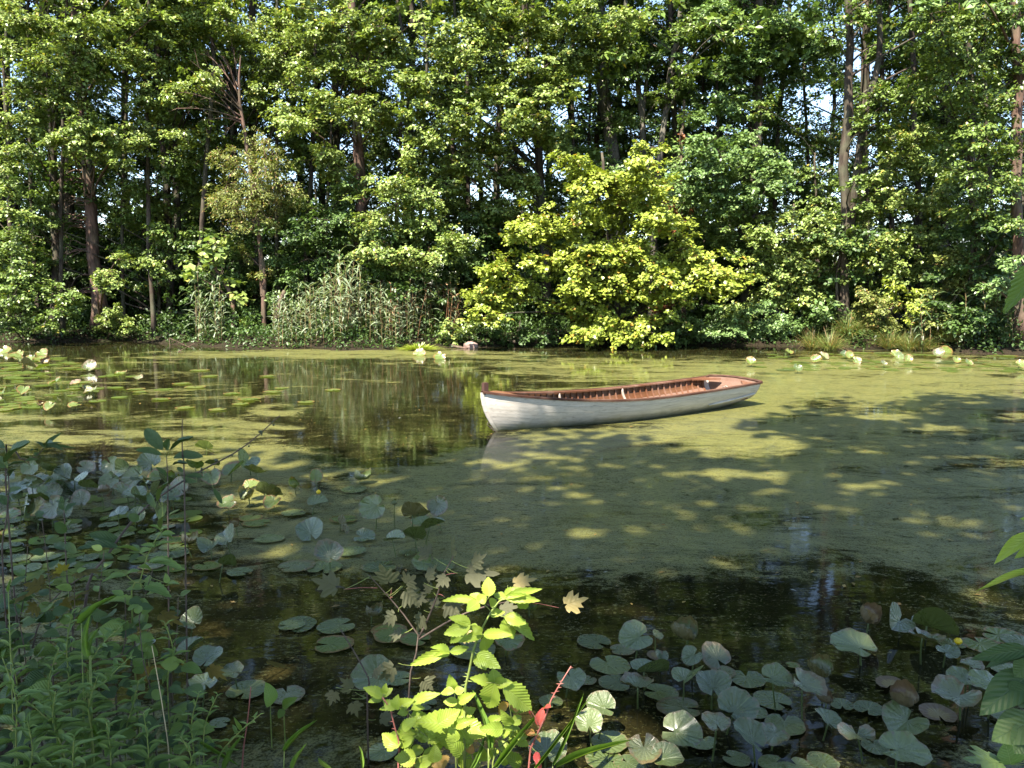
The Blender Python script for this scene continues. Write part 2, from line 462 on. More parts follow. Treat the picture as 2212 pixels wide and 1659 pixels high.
def clump(rng, c, r, n, leaf, droop=0.35, flat=0.5, up=1.0):
    """leafy boughs: sheets of leaves along drooping twigs; returns positions, tips, normals and the twigs"""
    T = max(4, int(n / 36))
    k = max(6, int(n / T))
    ph = rng.uniform(0, 2 * math.pi, T)
    el = rng.uniform(-0.30, 0.35, T)
    d = np.stack([np.cos(ph) * np.cos(el), np.sin(ph) * np.cos(el), np.sin(el)], 1)
    sd = np.stack([-np.sin(ph), np.cos(ph), rng.uniform(-.25, .25, T)], 1)
    o = np.array(c) + rng.normal(0, 0.36, (T, 3)) * r * np.array([1, 1, flat * 1.5])
    L = np.minimum(r, 0.25 + 0.5 * r) * rng.uniform(0.50, 1.0, T)
    t = rng.uniform(0.08, 1.0, (T, k)); s = rng.uniform(-1, 1, (T, k))
    w = 0.42 * (1.05 - 0.75 * t)
    dr = droop * rng.uniform(0.4, 1.4, T)
    p = (o[:, None] + d[:, None] * (L[:, None] * t)[..., None] + sd[:, None] * (L[:, None] * s * w)[..., None])
    p[..., 2] -= L[:, None] * (dr[:, None] * t ** 2 + 0.10 * np.abs(s))
    p += rng.normal(0, 0.35 * leaf, p.shape)
    tip = d[:, None] * 0.6 + sd[:, None] * (np.sign(s) * 0.55)[..., None] + rng.normal(0, 0.38, p.shape)
    tip[..., 2] -= 0.45
    nor = d[:, None] * 0.30 + rng.normal(0, 0.40, p.shape) + np.array(S) * 0.65
    nor[..., 2] += 0.7 * up
    tw = []
    for i in range(T):
        q = [o[i] + d[i] * L[i] * x - np.array([0, 0, L[i] * dr[i] * x * x + 0.02]) for x in (0, 0.5, 0.95)]
        tw.append(q)
    return p.reshape(-1, 3), tip.reshape(-1, 3), nor.reshape(-1, 3), tw
def crown_mesh(name, rng, specs, leaf, mat, droop=0.35, aspect=0.8, flat=0.5, base=(0, 0, 0), up=1.0):
    P_, T_, N_, tw, S_ = [], [], [], [], []
    for c, r, n, ls in specs:
        a, b, c_, d = clump(rng, c, r, n, leaf, droop, flat, up)
        S_.append(np.full(len(a), ls)); P_.append(a); T_.append(b); N_.append(c_); tw.append((c, r, d))
    V, F = frame_leaves(rng, np.concatenate(P_), np.concatenate(T_), np.concatenate(N_), np.concatenate(S_), aspect)
    V = V - np.array(base)
    return mesh_np(name, V, F, mat), tw
def bez(a, b, c, n=6):
    return [a * (1 - t) ** 2 + b * (2 * t * (1 - t)) + c * t * t for t in [i / (n - 1) for i in range(n)]]
def on_path(pts, z):
    for i in range(len(pts) - 1):
        if pts[i].z <= z <= pts[i + 1].z:
            t = (z - pts[i].z) / max(1e-6, pts[i + 1].z - pts[i].z)
            return pts[i].lerp(pts[i + 1], t), (i + t) / (len(pts) - 1)
    return (pts[-1].copy(), 1.0) if z > pts[-1].z else (pts[0].copy(), 0.0)
def smooth_path(pts, n, rng=None, wob=0.0):
    pts = [Vector(p) for p in pts]
    out = []
    m = len(pts) - 1
    for i in range(n):
        t = i / (n - 1) * m; k = min(int(t), m - 1); f = t - k
        p0 = pts[max(k - 1, 0)]; p1 = pts[k]; p2 = pts[k + 1]; p3 = pts[min(k + 2, m)]
        q = 0.5 * ((2 * p1) + (p2 - p0) * f + (2 * p0 - 5 * p1 + 4 * p2 - p3) * f * f + (3 * p1 - p0 - 3 * p2 + p3) * f ** 3)
        if rng is not None and 0 < i < n - 1:
            q += Vector((rng.uniform(-wob, wob), rng.uniform(-wob, wob), 0))
        out.append(q)
    return out
def make_tree(name, label, seed, trunk, r0, r1, specs, mat, bark='bark', leaf=0.12, droop=0.35, aspect=0.8, flat=0.5,
              group=None, cat='tree', twig_r=0.008, limb_r=0.03, flare=1.5, up=1.0, density=600, extra=None):
    density *= 2.25
    """trunk: world points from the root up; specs: (centre, radius) or (centre, radius, leaves) of the leafy boughs"""
    rng = np.random.default_rng(seed); pr = random.Random(seed)
    pts = smooth_path(trunk, 14, pr, r0 * 0.35)
    base = pts[0].copy()
    root = empty(name, base, label, cat, group)
    mb = MB()
    rad = [r0 + (r1 - r0) * (i / 13) for i in range(14)]
    rad[0] *= flare; rad[1] *= 1 + (flare - 1) * 0.25
    rel = [p - base for p in pts]
    mb.tube(rel, rad, 9, True, 0.10, pr)
    full = []
    for s in specs:
        c, r = s[0], s[1]
        n = s[2] if len(s) > 2 else int(density * r * r * (0.12 / leaf) ** 2)
        full.append((np.array(c), r, n, s[3] if len(s) > 3 else leaf))
    cm, tw = crown_mesh('crown', rng, full, leaf, M[mat], droop, aspect, flat, tuple(base), up)
    for c, r, tws in tw:
        c = Vector(c)
        dist = (Vector((c.x, c.y, 0)) - Vector((base.x, base.y, 0))).length
        q, f = on_path(pts, max(base.z + 0.3, c.z - 0.35 * dist - pr.uniform(0.1, 0.7)))
        rq = min(rad[min(13, int(f * 13))] * 0.6, limb_r * (0.7 + 0.25 * dist))
        midp = q.lerp(c, 0.5) + Vector((pr.uniform(-.2, .2), pr.uniform(-.2, .2), 0.12 * dist))
        br = bez(q, midp, c, 6)
        mb.tube([p - base for p in br], [rq * (1 - 0.75 * i / 5) for i in range(6)], 5, False)
        for t in tws[::4]:
            t0 = Vector(t[0])
            mb.tube([c - base, (c.lerp(t0, 0.6)) - base, t0 - base] + [Vector(x) - base for x in t[1:]],
                    [twig_r * 1.6, twig_r * 1.4, twig_r * 1.2, twig_r, twig_r * 0.5], 3, False)
    if extra: extra(mb, base, pts, pr)
    obj('trunk', mb.mesh('trunk', M[bark], True), root)
    obj('crown', cm, root)
    return root

# ------------------------------------------------------------------ trees of the far bank
def pxr(r, y): return r * y / FPX
def CL(y, items, jy=0.7, seed=1):
    """boughs at picture places (u, v, radius in picture units) and distance y"""
    rr = random.Random(seed); out = []
    for it in items:
        u, v, r = it[:3]
        yy = y + (it[3] if len(it) > 3 else 0) + rr.uniform(-jy, jy)
        out.append((at(u, v, yy), pxr(r, yy) * 0.97))
    return out
def TR(y, pix, root_drop=0.4):
    """trunk points from picture places, root first"""
    pts = [at(u, v, y) for u, v in pix]
    for _ in range(4):
        need = float(y_far(pts[0].x)) + 0.7
        if y < need: y = need; pts = [at(u, v, y) for u, v in pix]
    p0 = pts[0].copy(); p0.z = land_z(p0.x, p0.y) - 0.05
    return [p0] + ([q for q in pts if q.z > p0.z + 0.3])
def upper(seed, x, y, z0, z1, R, n, r=1.5):
    rr = random.Random(seed); out = []
    for i in range(n):
        z = rr.uniform(z0, z1); f = 1.0 - 0.55 * max(0, (z - z0) / (z1 - z0) - 0.3)
        a = rr.uniform(0, 6.283); q = R * f * math.sqrt(rr.uniform(0.1, 1))
        out.append((Vector((x + q * math.cos(a), y + q * math.sin(a), z)), r * rr.uniform(0.8, 1.2), 230, 0.21))
    return out

# the yellow-green maple leaning out over the water
make_tree('maple_tree', 'bright yellow-green maple leaning over the pond behind the white rowboat', 11,
    TR(25.2, [(1330, 742), (1335, 640), (1320, 520), (1310, 420), (1300, 330)]), 0.16, 0.04,
    CL(23.6, [(1228, 335, 32), (1250, 365, 44), (1275, 400, 56), (1310, 385, 44), (1392, 318, 32), (1380, 350, 44), (1400, 395, 61), (1345, 435, 81), (1265, 450, 68), (1425, 470, 68),
              (1160, 478, 66), (1112, 498, 46), (1200, 500, 54), (1290, 540, 78), (1370, 540, 81), (1430, 590, 61), (1260, 605, 73), (1345, 615, 85),
              (1075, 585, 56), (1045, 630, 54), (1090, 640, 49), (1050, 685, 46), (1500, 555, 61), (1550, 585, 61), (1500, 615, 63), (1590, 612, 41),
              (1300, 685, 61), (1350, 712, 61), (1400, 690, 51), (1470, 515, 44), (1215, 560, 49), (1230, 655, 49) , (1150, 560, 44), (1130, 610, 40), (1440, 640, 46), (1290, 480, 50), (1380, 460, 46), (1270, 720, 40), (1420, 725, 36)], 0.8, 3),
    'maple', 'bark', 0.118, 0.32, 0.95, 0.42, density=640)
# tall maple whose pale crown fills the upper middle
make_tree('maple_tree', 'tall maple with pale crown at the top, left of three grey trunks', 12,
    TR(28.5, [(1180, 730), (1175, 500), (1160, 300), (1140, 80), (1130, -200), (1120, -500)]), 0.2, 0.07,
    CL(26.2, [(865, 165, 50), (910, 180, 60), (955, 215, 65), (900, 230, 55), (1000, 120, 60), (1020, 70, 55), (960, 95, 60), (1060, 130, 60), (1090, 180, 70),
              (1040, 200, 65), (1150, 140, 60), (1190, 200, 55), (1120, 250, 65), (1000, 260, 65), (920, 300, 60), (1060, 310, 70), (1190, 290, 60),
              (1240, 120, 55), (1290, 70, 55), (1340, 40, 55), (1250, 30, 60), (1330, 100, 45), (1220, 170, 45), (1150, 60, 60), (1080, 30, 55),
              (1000, 360, 55, 1), (1100, 380, 60, 1), (960, 420, 55, 1), (1060, 450, 60, 1.5), (1140, 400, 50, 1.5)], 0.9, 4)
    + upper(40, 0.6, 28, 9.8, 20, 3.4, 24, 1.4), 'light', 'bark', 0.112, 0.3, 0.95, 0.42)
# tree left of the reeds, layered light boughs
make_tree('woodland_tree', 'light green tree with layered boughs above the reed stand', 13,
    TR(27.5, [(778, 640), (780, 480), (776, 330), (768, 120), (760, -150), (755, -450)]), 0.26, 0.1,
    CL(25.6, [(700, 60, 60), (760, 40, 55), (820, 70, 60), (720, 130, 60), (790, 150, 60), (850, 110, 50), (700, 210, 50), (760, 230, 60), (830, 250, 50),
              (700, 330, 50), (730, 370, 45), (850, 400, 60), (900, 430, 65), (820, 470, 60), (880, 490, 65), (930, 480, 55), (810, 540, 55), (870, 560, 60),
              (930, 550, 55), (960, 400, 50), (790, 500, 50), (980, 520, 50), (900, 360, 45), (640, 260, 50), (660, 150, 50)], 0.9, 5)
    + upper(41, -5, 27.5, 9.8, 19, 3.6, 24, 1.4), 'light', 'bark_red', 0.106, 0.34, 0.85, 0.42)
# three trunks rising clear of the foliage, middle right
make_tree('woodland_tree', 'thick grey-barked trunk with ivy, left of the three clear trunks', 14,
    TR(30, [(1345, 700), (1335, 420), (1318, 300), (1306, 200), (1298, 90), (1290, -100), (1284, -420)]), 0.30, 0.14,
    CL(28.5, [(1290, 330, 35), (1345, 400, 45), (1280, 430, 50), (1235, 330, 40)], 0.8, 6) + upper(42, 3.8, 30, 9.5, 20, 3.4, 26, 1.5), 'green', 'bark_grey', 0.106)
make_tree('woodland_tree', 'slender grey trunk that forks high up, middle of the three clear trunks', 15,
    TR(29, [(1420, 690), (1405, 450), (1392, 330), (1385, 240), (1372, 140), (1350, 20), (1330, -300)]), 0.15, 0.07,
    CL(28, [(1440, 200, 40), (1350, 260, 35), (1480, 330, 40)], 0.8, 7) + upper(43, 4.6, 29, 10, 19, 2.8, 18, 1.4), 'green', 'bark_grey', 0.106,
    extra=lambda mb, base, pts, pr: mb.tube([p - base for p in bez(at(1387, 270, 29), at(1392, 200, 29), at(1404, 120, 28.8), 5)] , [0.09, 0.08, 0.07, 0.06, 0.05], 6, False))
make_tree('woodland_tree', 'bowed light-barked trunk curving right, rightmost of the three clear trunks', 16,
    TR(28, [(1408, 690), (1412, 500), (1424, 380), (1432, 280), (1444, 180), (1462, 90), (1474, 0), (1482, -300)]), 0.15, 0.07,
    CL(27.4, [(1500, 60, 45), (1530, 120, 45), (1480, 160, 35)], 0.8, 8) + upper(44, 6.4, 28, 9.8, 18, 2.6, 16, 1.4), 'green', 'bark_grey', 0.106)
make_tree('snag', 'dead broken tree with rust brown leaves beside the bowed trunk', 17,
    TR(27.5, [(1476, 690), (1472, 420), (1473, 300), (1478, 215)]), 0.09, 0.05,
    CL(27, [(1450, 405, 22), (1455, 440, 20), (1475, 290, 16), (1478, 470, 28), (1440, 650, 30), (1420, 670, 28)], 0.3, 9), 'rust', 'bark_red', 0.10, density=260, cat='tree')
# right of the middle: blue-green rounded maple over the water and yellow boughs above
make_tree('maple_tree', 'cool green maple with rounded boughs right of the bright maple', 18,
    TR(27.4, [(1610, 740), (1622, 560), (1630, 420), (1636, 250), (1640, 60), (1644, -200), (1646, -420)]), 0.2, 0.09,
    CL(25, [(1500, 370, 55), (1560, 345, 60), (1620, 340, 65), (1670, 360, 50), (1540, 400, 60), (1610, 410, 65), (1570, 440, 50), (1660, 400, 50), (1500, 425, 45),
            (1450, 400, 40), (1530, 310, 45), (1600, 300, 45)], 0.7, 10)
    + CL(27, [(1680, 110, 55), (1740, 110, 50), (1790, 95, 40), (1630, 130, 55), (1580, 150, 50), (1700, 160, 50), (1600, 60, 55), (1700, 40, 60), (1540, 30, 50), (1560, 220, 50), (1500, 250, 40)], 0.8, 19)
    + upper(45, 7.6, 27.5, 9.8, 18, 2.5, 20, 1.2), 'cool', 'bark', 0.112, 0.4, 0.95, 0.45)
make_tree('woodland_tree', 'leafy young tree standing behind the gap between maple and tussocks', 20,
    TR(26.2, [(1700, 740), (1700, 640), (1708, 520), (1715, 440)]), 0.08, 0.03,
    CL(24.8, [(1660, 510, 50), (1700, 540, 55), (1740, 520, 50), (1640, 570, 50), (1690, 590, 60), (1750, 580, 55), (1780, 530, 50), (1720, 640, 55), (1660, 640, 50),
              (1780, 610, 50), (1640, 500, 40), (1700, 470, 45), (1760, 470, 45), (1600, 660, 45), (1770, 670, 40)], 0.7, 11), 'light', 'bark', 0.106, 0.35, 0.85)
# the dark forked tree on the right
make_tree('woodland_tree', 'dark-barked forked tree standing behind the grass tussocks', 21,
    TR(24.8, [(1822, 700), (1824, 560), (1826, 430), (1824, 330), (1830, 240), (1834, 120), (1828, -40), (1826, -300)]), 0.19, 0.10,
    CL(24, [(1850, 390, 32), (1860, 440, 30), (1845, 500, 28), (1910, 200, 45), (1960, 190, 45), (1880, 260, 40), (1960, 240, 40), (1800, 60, 40), (1860, 30, 40),
            (1900, 300, 40)], 0.6, 12)
    + upper(46, 12.4, 24.5, 9, 17, 2.6, 16, 1.2), 'green', 'bark', 0.112, 0.4,
    extra=lambda mb, base, pts, pr: (mb.tube([p - base for p in smooth_path([at(1832, 520, 24.8), at(1846, 420, 24.7), at(1856, 330, 24.6), at(1872, 230, 24.6), at(1895, 150, 24.6), at(1902, 60, 24.6), at(1898, -40, 24.6), at(1905, -260, 24.6)], 14)],
                                          [0.13 - 0.005 * i for i in range(14)], 8, False, 0.1, pr),
                                     mb.tube([p - base for p in smooth_path([at(1812, 690, 24.6), at(1806, 600, 24.6), at(1818, 540, 24.6)], 5)], [0.05, 0.045, 0.04, 0.035, 0.03], 6, False)))
# right side thicket
make_tree('woodland_tree', 'broad green tree right of the dark forked trunk', 22,
    TR(26, [(1990, 740), (1985, 560), (1980, 400), (1975, 250), (1968, 60), (1960, -150)]), 0.13, 0.06,
    CL(24.8, [(1900, 380, 45), (1940, 340, 50), (1990, 350, 55), (1890, 450, 50), (1950, 430, 55), (2010, 430, 55), (1900, 520, 50), (1960, 510, 55), (2020, 510, 50),
              (1930, 580, 45), (2060, 380, 50), (2050, 460, 50), (1870, 560, 45), (2000, 580, 45), (1920, 300, 45), (1990, 290, 45), (2070, 540, 45)], 0.8, 13), 'light', 'bark', 0.106, 0.35)
make_tree('woodland_tree', 'dense dark green tree in the upper corner beside the rough trunk', 23,
    TR(23.5, [(2110, 750), (2105, 560), (2100, 380), (2096, 180), (2090, -60), (2080, -300)]), 0.14, 0.06,
    CL(21.8, [(2010, 30, 50), (2070, 50, 55), (2130, 40, 60), (2190, 60, 50), (2020, 100, 50), (2080, 130, 60), (2150, 130, 60), (2200, 160, 45), (2040, 190, 50), (2100, 210, 60),
              (2170, 230, 55), (2060, 270, 55), (2130, 300, 60), (2190, 310, 50), (2040, 330, 45), (2100, 370, 55), (2170, 390, 50), (1990, 170, 40), (2140, 450, 45), (2190, 480, 40), (2100, 450, 45)], 0.9, 14)
    + upper(47, 14, 23.5, 8.4, 16, 3.0, 18, 1.4), 'green', 'bark', 0.112, 0.3, 0.7)
make_tree('woodland_tree', 'rough light-barked trunk wrapped in stubs at the picture edge', 24,
    TR(21.5, [(2206, 760), (2204, 580), (2200, 420), (2198, 280), (2196, 140), (2190, -60), (2186, -320)]), 0.15, 0.11,
    CL(21.2, [(2180, 20, 40), (2190, 560, 35), (2150, 620, 35)], 0.4, 15) + upper(48, 14.2, 21, 8.2, 15, 2.8, 12, 1.3), 'cool', 'bark_red', 0.106,
    extra=lambda mb, base, pts, pr: [mb.tube([q - base, q - base + Vector((math.cos(a) * .22, math.sin(a) * .22, .05)), q - base + Vector((math.cos(a) * .40, math.sin(a) * .40, -.06))], [0.03, 0.022, 0.008], 4, False)
                                     for q, a in [(on_path(pts, 0.8 + 0.19 * i)[0], pr.uniform(0, 6.28)) for i in range(38)]])
make_tree('shrub', 'sunlit yellow-green thicket under the dense corner tree', 25,
    TR(24.5, [(2080, 745), (2080, 660), (2075, 600)]), 0.05, 0.02,
    CL(23.6, [(2040, 560, 45), (2090, 560, 45), (2050, 610, 45), (2110, 610, 45), (2010, 640, 45), (2070, 660, 45), (2130, 660, 45), (2140, 580, 40), (2180, 620, 40), (2020, 690, 40)], 0.7, 16), 'olive', 'bark', 0.11, cat='shrub')
# left side
make_tree('woodland_tree', 'big red-brown trunk with dead side twigs on the left bank', 26,
    TR(26.6, [(218, 700), (212, 620), (203, 540), (196, 460), (186, 380), (176, 260), (170, 130), (160, -60), (150, -400)]), 0.25, 0.13,
    CL(25.4, [(180, 270, 50), (240, 285, 55), (290, 300, 45), (140, 300, 50), (210, 320, 45), (100, 285, 45), (250, 340, 40), (230, 585, 32), (255, 560, 30), (215, 610, 30)], 0.6, 17)
    + upper(49, -14.5, 27, 9.6, 19, 3.4, 24, 1.4), 'light', 'bark_red', 0.106,
    extra=lambda mb, base, pts, pr: [mb.tube([p - base for p in smooth_path([q, q + Vector((-0.35 * s, -0.25, 0.05)), q + Vector((-0.75 * s, -0.5, pr.uniform(-.25, .2))), q + Vector((-0.9 * s + pr.uniform(-.2, .2), -0.7, pr.uniform(-.9, -.3)))], 7)],
                                             [0.035, 0.03, 0.026, 0.022, 0.016, 0.011, 0.006], 4, False) for q, s in [(on_path(pts, pr.uniform(1.6, 6.0))[0], pr.uniform(0.5, 1.25)) for _ in range(26)]])
make_tree('woodland_tree', 'tall pale-leaved tree filling the top corner above the left trunks', 27,
    TR(28, [(120, 700), (120, 500), (112, 300), (95, 100), (85, -100), (80, -420)]), 0.17, 0.08,
    CL(25.6, [(30, 30, 60), (90, 60, 60), (40, 110, 60), (110, 130, 60), (50, 190, 60), (130, 200, 55), (70, 250, 50), (170, 100, 55), (190, 40, 55), (20, 270, 45), (10, 400, 45), (20, 450, 40), (200, 160, 45), (10, 350, 40), (40, 330, 40)], 0.9, 18)
    + upper(50, -17, 27.5, 9.6, 19, 3.4, 24, 1.4), 'light', 'bark', 0.106)
make_tree('woodland_tree', 'pale-leaved tree between the dead branches and the left top corner', 28,
    TR(29, [(372, 700), (368, 560), (362, 420), (350, 260), (340, 100), (335, -120), (330, -420)]), 0.16, 0.08,
    CL(26.4, [(250, 60, 55), (310, 40, 55), (370, 70, 55), (430, 40, 60), (280, 120, 50), (340, 150, 45), (410, 110, 50), (330, 220, 50), (300, 200, 45), (390, 200, 45), (400, 290, 45), (350, 280, 45), (440, 170, 45), (330, 560, 30), (350, 520, 26)], 0.9, 20)
    + upper(51, -12, 29, 10, 20, 3.4, 24, 1.5), 'light', 'bark', 0.106)
make_tree('woodland_tree', 'high yellowish crown left of the top centre', 29,
    TR(30, [(560, 700), (555, 500), (548, 300), (545, 80), (540, -120), (538, -420)]), 0.18, 0.08,
    CL(27, [(490, 40, 55), (540, 70, 55), (600, 50, 55), (580, 110, 55), (640, 80, 50), (520, 120, 45), (600, 170, 45), (560, 200, 40), (650, 30, 50), (640, 190, 45), (610, 240, 45)], 0.9, 21)
    + upper(52, -8.6, 29.5, 10, 20, 3.4, 24, 1.5), 'light', 'bark', 0.106)
def dead_top(mb, base, pts, pr):
    q0 = at(528, 280, 26.2)
    mb.tube([p - base for p in smooth_path([at(568, 640, 26.2), at(560, 500, 26.2), at(545, 400, 26.2), q0, at(516, 200, 26.1), at(520, 120, 26.0)], 9)], [0.09, 0.085, 0.08, 0.075, 0.07, 0.06, 0.05, 0.035, 0.02], 6, False)
    for (u, v, u2, v2) in [(524, 270, 420, 160), (522, 260, 380, 235), (520, 240, 430, 195), (518, 230, 460, 150), (516, 210, 480, 120), (514, 200, 440, 110), (518, 250, 400, 200), (520, 220, 500, 90), (522, 265, 450, 260), (516, 190, 455, 90), (520, 235, 410, 130), (522, 255, 480, 300)]:
        a = at(u, v, 26.2); b = at(u2, v2, 26.2 + pr.uniform(-1.2, .4)); m = a.lerp(b, .5) + Vector((0, 0, pr.uniform(0.1, .4)))
        pp = bez(a, m, b, 7)
        mb.tube([p - base for p in pp], [0.028 - 0.0035 * i for i in range(7)], 4, False)
        for k in (2, 3, 4, 5):
            e = pp[k] + (b - a) * pr.uniform(.12, .3) + Vector((pr.uniform(-.3, .3), pr.uniform(-.3, .3), pr.uniform(-.25, .45)))
            mb.tube([pp[k] - base, pp[k].lerp(e, .5) + Vector((0, 0, .06)) - base, e - base], [0.011, 0.009, 0.004], 3, False)
make_tree('willow_tree', 'olive fine-leaved tree with bare dead branches left of the reeds', 30,
    TR(26.2, [(572, 690), (568, 600), (562, 520), (552, 430), (540, 360)]), 0.09, 0.06,
    CL(25.8, [(545, 310, 45), (510, 350, 45), (575, 350, 50), (490, 400, 45), (545, 400, 55), (600, 400, 50), (500, 450, 45), (560, 450, 50), (615, 440, 42), (470, 430, 32), (640, 420, 28), (530, 480, 40), (590, 330, 35), (480, 340, 30), (600, 480, 35), (520, 540, 26), (560, 590, 26)], 0.5, 22),
    'olive', 'bark_red', 0.10, 0.5, 0.35, 0.8, density=620, extra=dead_top, up=0.5)
make_tree('small_tree', 'small leaning tree with large pale heart-shaped leaves', 31,
    TR(25.8, [(505, 655), (490, 620), (462, 570), (452, 520)]), 0.09, 0.03,
    CL(25.6, [(450, 525, 24), (425, 575, 24), (470, 570, 24), (445, 555, 22), (470, 540, 20), (490, 605, 20), (480, 520, 16), (410, 590, 14), (520, 640, 18)], 0.2, 23), 'light', 'bark_red', 0.24, 0.35, 1.0, density=330)
make_tree('overhanging_shrub', 'bright leafy boughs hanging over dark water at the left edge', 32,
    TR(27.8, [(20, 735), (20, 660), (30, 600)]), 0.07, 0.03,
    CL(25.2, [(20, 590, 45), (70, 610, 50), (30, 640, 50), (110, 630, 45), (150, 645, 35), (60, 670, 45), (100, 690, 35), (10, 690, 40), (140, 670, 28), (-30, 630, 50), (-40, 560, 50), (20, 540, 40)], 0.6, 24), 'green', 'bark', 0.106, 0.4, cat='shrub')
make_tree('woodland_tree', 'half-shaded leafy young tree between the big left trunk and the olive tree', 33,
    TR(28.4, [(345, 715), (342, 600), (338, 480), (340, 380)]), 0.07, 0.03,
    CL(27.2, [(300, 400, 40), (335, 440, 42), (400, 390, 40), (370, 350, 38), (430, 440, 36), (290, 470, 36), (350, 500, 38), (300, 610, 34), (345, 590, 34), (400, 560, 34), (420, 500, 34), (270, 540, 30), (60, 480, 40), (100, 420, 38), (70, 540, 38), (30, 500, 36), (140, 480, 34), (110, 570, 32), (160, 560, 28)], 0.8, 25), 'green', 'bark', 0.106, 0.35)
make_tree('woodland_tree', 'half-shaded leafy young tree behind the tall reed stand', 34,
    TR(27.6, [(690, 715), (688, 600), (684, 500), (680, 400)]), 0.07, 0.03,
    CL(26.8, [(620, 560, 38), (660, 510, 40), (640, 610, 36), (700, 580, 38), (720, 470, 36), (670, 450, 34), (740, 540, 34), (600, 640, 30), (750, 620, 34), (1000, 560, 36), (960, 600, 36), (1010, 470, 38), (1030, 530, 34), (830, 620, 30), (900, 630, 30), (745, 420, 42), (735, 455, 38), (765, 395, 36)], 0.8, 26), 'cool', 'bark', 0.106, 0.35)
make_tree('woodland_tree', 'half-shaded leafy young tree between the cool maple and the dark forked trunk', 35,
    TR(27.0, [(1770, 720), (1768, 600), (1764, 470), (1760, 330)]), 0.07, 0.03,
    CL(26.4, [(1800, 390, 34), (1770, 440, 38), (1750, 370, 36), (1560, 510, 40), (1600, 550, 38), (1580, 470, 36), (1520, 480, 34), (1640, 460, 34), (1860, 340, 28), (1640, 230, 36), (1795, 480, 34), (1800, 440, 30)], 0.8, 27), 'green', 'bark', 0.106, 0.35)
# shrubs and low growth at the water's edge
def shrub(name, label, seed, u, vb, y, items, mat, leaf=0.1, droop=0.3, aspect=0.7, density=600, jy=0.4, up=1.0):
    return make_tree(name, label, seed, TR(y + 0.3, [(u, vb), (u, vb - 25), (u + 4, vb - 50)]), 0.03, 0.012, CL(y, items, jy, seed), mat, 'bark', leaf, droop, aspect, 0.6, None, 'shrub', 0.005, 0.012, 1.2, up, density)
shrub('shrub', 'yellow-green low bush below the big red-brown trunk', 60, 250, 720, 27, [(225, 690, 24), (255, 680, 28), (280, 695, 24), (215, 705, 20), (270, 705, 22), (240, 665, 20)], 'light', 0.085)
shrub('shrub', 'rounded pale green bush at the waterline right of the reeds', 61, 975, 745, 24.2, [(960, 715, 24), (985, 700, 26), (1000, 725, 22), (970, 735, 18), (1010, 705, 20)], 'light', 0.11)
shrub('shrub', 'dark leafy bush under the bright maple with white-lit leaves', 62, 1480, 748, 24.6, [(1450, 690, 35), (1490, 700, 35), (1520, 720, 30), (1420, 725, 28), (1470, 735, 25)], 'cool', 0.1)
shrub('shrub', 'silvery green bush hanging to the water left of the tussocks', 63, 1640, 752, 23.6, [(1560, 690, 30), (1590, 705, 30), (1620, 720, 28), (1650, 700, 32), (1680, 690, 32), (1700, 705, 28), (1640, 665, 30), (1610, 675, 26), (1545, 720, 22), (1690, 725, 22)], 'cool', 0.085, density=700)
shrub('shrub', 'bush with broad yellow leaves among the tussocks', 64, 1965, 745, 23.7, [(1930, 610, 25), (1960, 620, 28), (1990, 640, 25), (1945, 650, 28), (1975, 665, 26), (1920, 640, 22), (1995, 680, 20), (1960, 690, 20)], 'maple', 0.17, 0.35, 0.55, 420)
shrub('shrub', 'feathery grey-green bush behind the tussocks', 65, 1890, 745, 23.9, [(1880, 650, 28), (1905, 670, 30), (1865, 680, 26), (1895, 700, 26), (1925, 705, 24), (1870, 630, 22)], 'olive', 0.075, density=800)
shrub('shrub', 'glossy light bush in front of the dark forked trunk', 66, 1785, 735, 24.0, [(1770, 665, 20), (1795, 655, 20), (1785, 680, 18)], 'cool', 0.15)
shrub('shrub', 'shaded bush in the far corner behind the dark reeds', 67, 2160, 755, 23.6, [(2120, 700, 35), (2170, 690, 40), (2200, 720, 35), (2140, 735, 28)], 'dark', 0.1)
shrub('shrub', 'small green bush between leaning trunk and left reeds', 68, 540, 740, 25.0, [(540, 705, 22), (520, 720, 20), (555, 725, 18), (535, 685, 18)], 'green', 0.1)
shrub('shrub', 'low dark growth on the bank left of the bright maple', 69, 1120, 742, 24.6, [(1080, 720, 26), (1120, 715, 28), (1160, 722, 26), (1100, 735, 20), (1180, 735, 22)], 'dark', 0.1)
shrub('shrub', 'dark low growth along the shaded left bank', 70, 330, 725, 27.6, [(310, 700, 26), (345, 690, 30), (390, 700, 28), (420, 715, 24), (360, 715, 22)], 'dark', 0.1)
shrub('shrub', 'reddish dead bush beside the bright maple trunk', 71, 1440, 735, 25.2, [(1430, 660, 22), (1445, 690, 24), (1425, 700, 20)], 'rust', 0.08, density=350)

